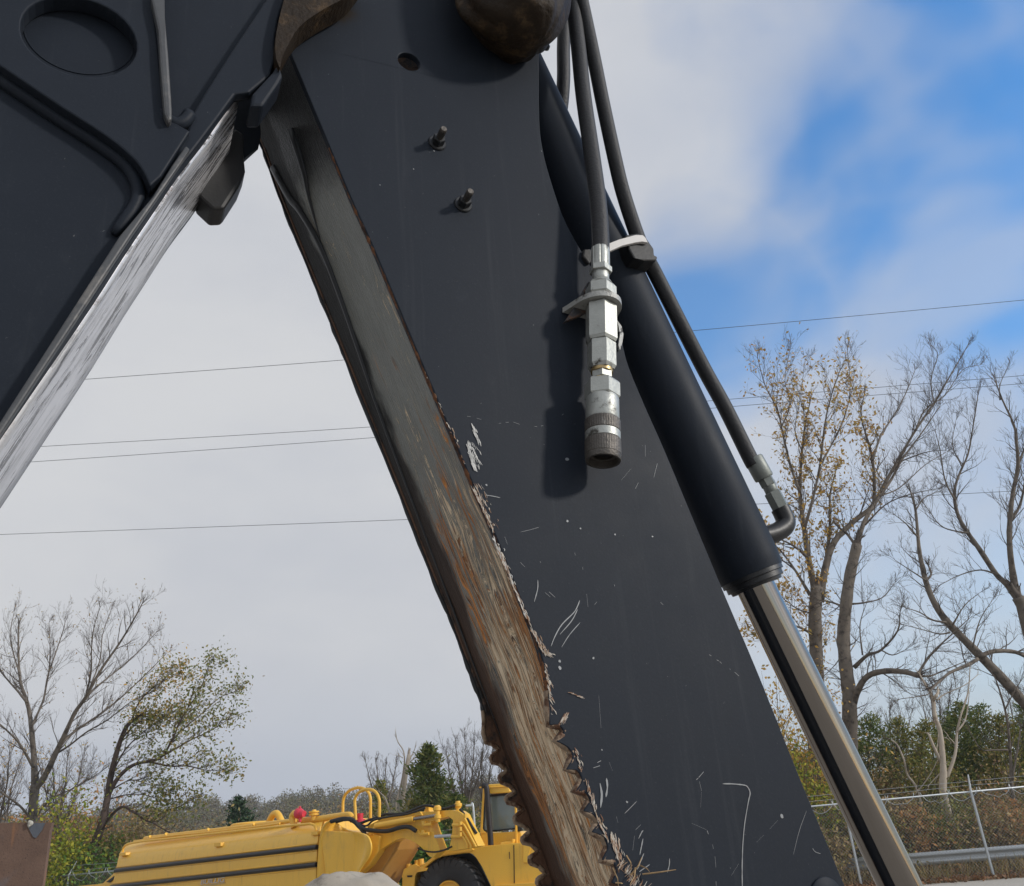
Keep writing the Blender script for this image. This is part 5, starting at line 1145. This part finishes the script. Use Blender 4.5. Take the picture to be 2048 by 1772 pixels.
# small bare trees in the middle distance
def bushy_bare(px, Y, top, width, label, dens=1.0, leaf=None, nl=0, bark=BARK, stems=3):
    t = Tree('bare_tree', Y, px, label, bark=bark); bx, by = px; h = by - top
    for i in range(stems):
        a = (i - (stems - 1) / 2) / max(1, stems) * width * 1.1
        t.limb([(bx + a * .1, by), (bx + a * .3 + random.uniform(-4, 4), by - h * .3), (bx + a * .7 + random.uniform(-6, 6), by - h * .62), (bx + a, top + random.uniform(0, h * .12))], 3.4, .6, 0, random.uniform(-2, 2), ground=(i == 0))
    t.sprout(dens * 1.2, h / t.ppm * .26, 2, .42, .2, spread=.72); t.done(leaf, nl, .06)
bushy_bare((930, 1660), 47, 1480, 85, 'twiggy grey bare tree right of the pointed cedar, behind the tanker cab', 1.5, stems=5)
bushy_bare((975, 1670), 43, 1510, 70, 'dark twiggy bare tree just left of the rusty stick, behind the cab roof', 1.4, stems=4)
bushy_bare((762, 1650), 50, 1520, 75, 'small bare tree left of the broken dead trunk', 1.2, stems=4)
bushy_bare((2048, 1560), 40, 1370, 80, 'hazy bare tree behind the cedars at the right edge', 1.0, stems=4)
bushy_bare((1880, 1560), 46, 1360, 90, 'faint bare tree rising behind the cedars, over the dead tree', 1.0, stems=5)
bushy_bare((1790, 1600), 40, 1420, 80, 'brown twiggy bare tree at the left end of the cedars on the right', 1.2, stems=4)
bushy_bare((-5, 1690), 42, 1500, 110, 'low bare tree with a few yellow leaves, at the left edge behind the rusty plate', 1.3, L_GOLD, 350, stems=5)
bushy_bare((120, 1690), 41, 1500, 110, 'low twiggy tree between the two big trees at left', 1.2, L_GOLD, 150, stems=4)

# conifers
def cedar(px, Y, top, width, label, leaf, n=5200, size=.13, shape=.8, group=None, ragged=.34):
    b = at(px[0], px[1], Y); tp = at(px[0] + (px[1] - top) * -.03, top, Y); h = tp.z; ppm = F / (b - CAM).dot(FW); W = width / ppm / 2
    o = empty('cedar', (b.x, b.y, 0), label, 'cedar tree', group)
    mb = MB(); mb.tube([Vector((b.x, b.y, 0)), Vector((b.x + .05, b.y, h * .5)), Vector((tp.x, b.y, h * .97))], [max(.06, W * .09), max(.05, W * .06), .012], 7); mb.build('trunk', BARKD, o, smooth=True)
    nb = int(130 + h * 14); Cs = []; Ds = []
    for i in range(nb):
        t = (i + random.random()) / nb; z = h * (.04 + .95 * t); r = W * (1 - t) ** shape * random.uniform(1 - ragged * 1.6, 1 + ragged) + .08
        a = random.uniform(0, 2 * math.pi); k = max(6, int(n / nb * (1.4 - t)))
        s = RNG.uniform(.25, 1, k) ** .7
        x = math.cos(a) * r * s; y = math.sin(a) * r * s; zz = z + .22 * r * s * RNG.uniform(.4, 1.2) + RNG.normal(size=k) * .07
        sp = .10 + .10 * r
        Cs.append(np.stack([x + RNG.normal(size=k) * sp + b.x + (tp.x - b.x) * t, y + RNG.normal(size=k) * sp + b.y, zz + RNG.normal(size=k) * sp * .5], 1))
        d = np.array([math.cos(a), math.sin(a), .55]); Ds.append(np.tile(d, (k, 1)))
    C = np.concatenate(Cs); D = np.concatenate(Ds) + RNG.normal(size=C.shape) * .5; D /= np.linalg.norm(D, axis=1)[:, None]
    Bx = np.cross(D, rdir(len(C))); Bx /= np.linalg.norm(Bx, axis=1)[:, None] + 1e-9
    s = size * RNG.uniform(.5, 1.2, (len(C), 1)); tag(quads_mesh('foliage', C, D * s, Bx * s * .35, leaf, o), kind='stuff')
    return o
cedar((862, 1700), 40, 1490, 200, 'tall pointed dark cedar behind the tanker gooseneck', L_CEDAR, 12000, .13, .72)
cedar((835, 1705), 39, 1600, 110, 'low spreading green cedar at the foot of the tall pointed one', L_CEDAR2, 5000, .13, .5)
cedar((910, 1710), 38, 1590, 120, 'bushy green cedar just left of the tanker cab', L_CEDAR, 6000, .13, .5)
cedar((765, 1705), 45, 1560, 70, 'thin loose evergreen left of the broken dead trunk', L_CEDAR2, 2600, .13, .7)
cedar((482, 1740), 52, 1594, 190, 'small dark spruce standing alone against the far hill', L_DARK, 6000, .15, .85)
RC = [(1700, 38, 1452, 110, L_CEDAR2), (1745, 36, 1430, 120, L_CEDAR), (1800, 37, 1436, 120, L_CEDAR2), (1850, 35, 1445, 120, L_CEDAR2), (1900, 38, 1436, 120, L_CEDAR), (1925, 36, 1405, 110, L_CEDAR), (1962, 37, 1412, 110, L_CEDAR), (2005, 35, 1430, 130, L_CEDAR2), (2060, 36, 1400, 140, L_CEDAR), (1650, 36, 1480, 90, L_CEDAR), (1590, 38, 1500, 120, L_CEDAR2)]
RL = ['left of the grey trunk', 'just right of the grey trunk, pointed', 'third from the rod, olive', 'behind the left stem of the dead tree, olive', 'directly behind the dead tree', 'tallest of the row, right of the dead tree', 'second right of the dead tree', 'olive one near the right edge', 'at the very right edge', 'half hidden by the chrome rod', 'seen in the gap left of the rod']
for (x, Y, tp, w, lf_), lb in zip(RC, RL):
    cedar((x, 1640), Y, tp, w, 'green cedar of the right-hand row, ' + lb, lf_, 11000, .085, .45, 'cedars behind the right-hand fence')
# golden small tree in the gap between stick and rod
def shrub(px, Y, top, width, label, leaf, n, size=.06, name='shrub', stems=True, ratio=.6, group=None, depth=1.0, twig=None, hollow=.2):
    b = at(px[0], px[1], Y); tp = at(px[0], top, Y); h = max(.4, tp.z); ppm = F / (b - CAM).dot(FW); W = width / ppm / 2
    o = empty(name, (b.x, b.y, 0), label, 'shrub', group); mb = MB()
    K = 26; cl = []
    for i in range(K):
        a = random.uniform(0, 2 * math.pi); rr = W * math.sqrt(random.random()); z = h * random.uniform(.25, 1) * (1 - .45 * (rr / W) ** 2)
        c = Vector((b.x + math.cos(a) * rr, b.y + math.sin(a) * rr * depth, z)); cl.append((c, h * random.uniform(.07, .17)))
        s0 = Vector((b.x + (c.x - b.x) * .25, b.y + (c.y - b.y) * .25, 0)); m = s0.lerp(c, .5) + rv() * .12 * h
        pts = cat([s0, m, c, c + (c - m) * .35 + rv() * .1], 4); mb.tube(pts, [.018 * (1 - .8 * j / (len(pts) - 1)) for j in range(len(pts))], 4, False)
        for _ in range(7):
            q = pts[random.randint(4, len(pts) - 1)]; e = q + (rv() + Vector((0, 0, .5))) * h * .14; mb.tube([q, (q + e) / 2 + rv() * .04, e], [.007, .005, .003], 3, False)
    if stems: tag(mb.build('stems', twig or TWIG, o, fixn=False), kind='stuff')
    idx = RNG.integers(0, K, n); C = np.array([tuple(cl[i][0]) for i in idx]); S = np.array([cl[i][1] for i in idx])[:, None]
    C = C + RNG.normal(size=(n, 3)) * S * np.array([1.0, 1.0, .9]); C[:, 2] = np.maximum(C[:, 2], .05)
    A, B = leaf_axes(n, size, ratio); tag(quads_mesh('leaves', C, A, B, leaf, o), kind='stuff'); return o
shrub((1585, 1600), 30, 1310, 100, 'golden-leaved small tree in the gap between the stick and the chrome rod', L_GOLD, 3600, .07, 'golden_shrub')
shrub((1610, 1640), 29, 1460, 90, 'yellow-green shrub below the golden one, left of the chrome rod', L_YGREEN, 3600, .06)
shrub((130, 1770), 34.8, 1585, 120, 'tall yellow-green vine-covered shrub right of the rusty plate', L_YGREEN, 3000, .075)
shrub((115, 1790), 33.9, 1660, 110, 'bright yellow-green shrub beside the rusty plate, behind the fence', L_YGREEN, 2600, .08)
shrub((185, 1790), 34.2, 1680, 110, 'green shrub behind the left fence post, left of the tank', L_IVY, 2600, .07)
shrub((235, 1780), 36, 1650, 110, 'dull green brush behind the rear end of the tank', L_GREEN, 2400, .07)
shrub((800, 1800), 29.5, 1670, 110, 'ivy-green bush behind the fence, seen through the gooseneck arch', L_IVY, 4200, .07)
shrub((740, 1800), 30.0, 1690, 100, 'dark green bush low behind the bowl of the tanker', L_IVY, 3000, .07)
shrub((880, 1790), 29.5, 1655, 110, 'ivy bush seen through the opening in the gooseneck', L_IVY, 4200, .07)
shrub((960, 1770), 30.5, 1640, 110, 'green bush behind the exhaust stack', L_CEDAR2, 3000, .08)
BR = [(20, 44, 1610, 160, 'left edge, behind the rusty plate', L_RUSSET), (110, 45, 1600, 170, 'between the bare and the leaning tree', L_RUSSET), (190, 46, 1575, 150, 'behind the leaning trunk, russet-topped', L_RUSSET), (260, 44, 1625, 160, 'right of the leaning trunk', L_BROWN), (330, 43, 1650, 160, 'over the rear of the tank', L_BROWN), (400, 47, 1640, 150, 'left of the small dark spruce', L_BROWN), (560, 58, 1630, 150, 'right of the small dark spruce', L_BROWN), (650, 56, 1625, 150, 'left of the yellow hoops', L_BROWN), (720, 52, 1610, 130, 'behind the yellow hoops', L_BROWN), (950, 42, 1590, 120, 'behind the cab', L_BROWN)]
for x, Y, tp, w, lb, lf_ in BR:
    shrub((x, 1740), Y, tp, w, 'brown autumn thicket, ' + lb, lf_, 3600, .09, 'thicket', group='brown thickets behind the fence')
BR = [(1640, 27.6, 1650, 110, 'just left of the chrome rod', L_BROWN), (1700, 28.6, 1600, 110, 'behind the rod and the second post', L_BROWN), (1745, 28.3, 1590, 120, 'right of the rod, olive', L_CEDAR2), (1800, 28.6, 1580, 120, 'left of the dead tree foot', L_BROWN), (1860, 28.2, 1610, 120, 'at the foot of the dead tree', L_RUSSET), (1920, 28.5, 1590, 120, 'left of the right-hand post, olive', L_CEDAR2), (1975, 28.2, 1600, 120, 'behind the right-hand post', L_BROWN), (2035, 28.5, 1590, 130, 'at the right edge behind the fence', L_RUSSET), (1770, 31, 1500, 140, 'tall, before the cedars', L_BROWN), (1890, 31, 1510, 140, 'tall, around the dead tree', L_CEDAR2), (2000, 31, 1500, 140, 'tall, at the sapling', L_BROWN)]
for x, Y, tp, w, lb, lf_ in BR:
    shrub((x, 1725), Y, tp, w, 'brown brush by the guardrail, ' + lb, lf_, 3400, .06, 'brush', group='brush behind the guardrail')

# grass and leaf litter along the fence
n_ = 9000; S_ = RNG.uniform(x0 - 4, 12, n_); O_ = RNG.uniform(-1.6, .75, n_) ; keep = RNG.random(n_) < np.where(O_ > .3, .35, 1)
S_, O_ = S_[keep], O_[keep]; n_ = len(S_)
C = np.stack([FA.x + fd.x * S_ + fn.x * O_, FA.y + fd.y * S_ + fn.y * O_, RNG.uniform(.01, .10, n_)], 1); A, B = leaf_axes(n_, .06, .6)
lit = quads_mesh('leaf_litter', C, A, B, leaf_mat('fallen_leaves', [(.20, .10, .05), (.30, .16, .08), (.14, .075, .04), (.26, .19, .12)], trans=.1)); tag(lit, 'fallen brown leaves along the edge of the concrete', 'leaf litter', kind='stuff')
n_ = 14000; S_ = RNG.uniform(x0 - 4, 14, n_); O_ = RNG.uniform(-6, .1, n_)
C = np.stack([FA.x + fd.x * S_ + fn.x * O_, FA.y + fd.y * S_ + fn.y * O_, RNG.uniform(.05, .35, n_)], 1); A = np.tile([0, 0, 1.0], (n_, 1)) + RNG.normal(size=(n_, 3)) * .35; A *= RNG.uniform(.10, .26, (n_, 1)); B = np.cross(A, rdir(n_)); B /= np.linalg.norm(B, axis=1)[:, None]; B *= .012
gr = quads_mesh('dry_grass', C, A, B, L_BROWN); tag(gr, 'dry brown grass under the fence', 'grass', kind='stuff')

# ================================================================== FAR HILLS
hm = MB(); NXh, NYh = 60, 12; vv = []
def hill_h(x, y): 
    s = max(0, min(1, (y - 140) / 220)); return s * s * (3 - 2 * s) * (17 + 6 * mnoise.noise(Vector((x * .006, y * .006, 2))) - .035 * max(0, x + 30) )
for j in range(NYh + 1):
    for i in range(NXh + 1):
        x = -520 + 1000 * i / NXh; y = 120 + 420 * j / NYh; vv.append((x, y, max(-.5, hill_h(x, y)) - .05))
hm.add(vv, [(j * (NXh + 1) + i, j * (NXh + 1) + i + 1, (j + 1) * (NXh + 1) + i + 1, (j + 1) * (NXh + 1) + i) for j in range(NYh) for i in range(NXh)])
tag(hm.build('hills', GROUND, smooth=True, fixn=False), kind='structure')
Cs = []; Ss = []
for _ in range(620):
    Y = random.uniform(120, 400); x = random.uniform(-.62, .30) * Y; zg = max(0, hill_h(x, Y)); hh = random.uniform(7, 12); w = random.uniform(2.5, 4.5); k = 700
    d = RNG.normal(size=(k, 3)); d /= np.linalg.norm(d, axis=1)[:, None]; d *= RNG.uniform(.5, 1, (k, 1))
    Cs.append(np.array([x, Y, zg + hh * .55]) + d * np.array([w, w, hh * .5])); Ss.append(np.full((k, 1), .17 * Y / 250 + .10))
C = np.concatenate(Cs); S_ = np.concatenate(Ss); A, B = leaf_axes(len(C), 1.0, .6)
fw = quads_mesh('far_wood', C, A * S_, B * S_, L_FAR); tag(fw, 'distant brown autumn woodland on the low hills', 'woodland', kind='stuff')

# ================================================================== HAZE
mb = MB(); mb.box((0, 270, 34.0), 1400, 700, 70.0); hz = mb.build('haze', [], None)
m = bpy.data.materials.new('haze'); m.use_nodes = True; nt = m.node_tree; nt.nodes.remove(nt.nodes['Principled BSDF'])
pv = nt.nodes.new('ShaderNodeVolumePrincipled'); pv.inputs['Density'].default_value = .0006; pv.inputs['Color'].default_value = (.86, .90, .97, 1); pv.inputs['Anisotropy'].default_value = .2
nt.links.new(pv.outputs[0], nt.nodes['Material Output'].inputs['Volume']); hz.data.materials.append(m); tag(hz, kind='stuff')
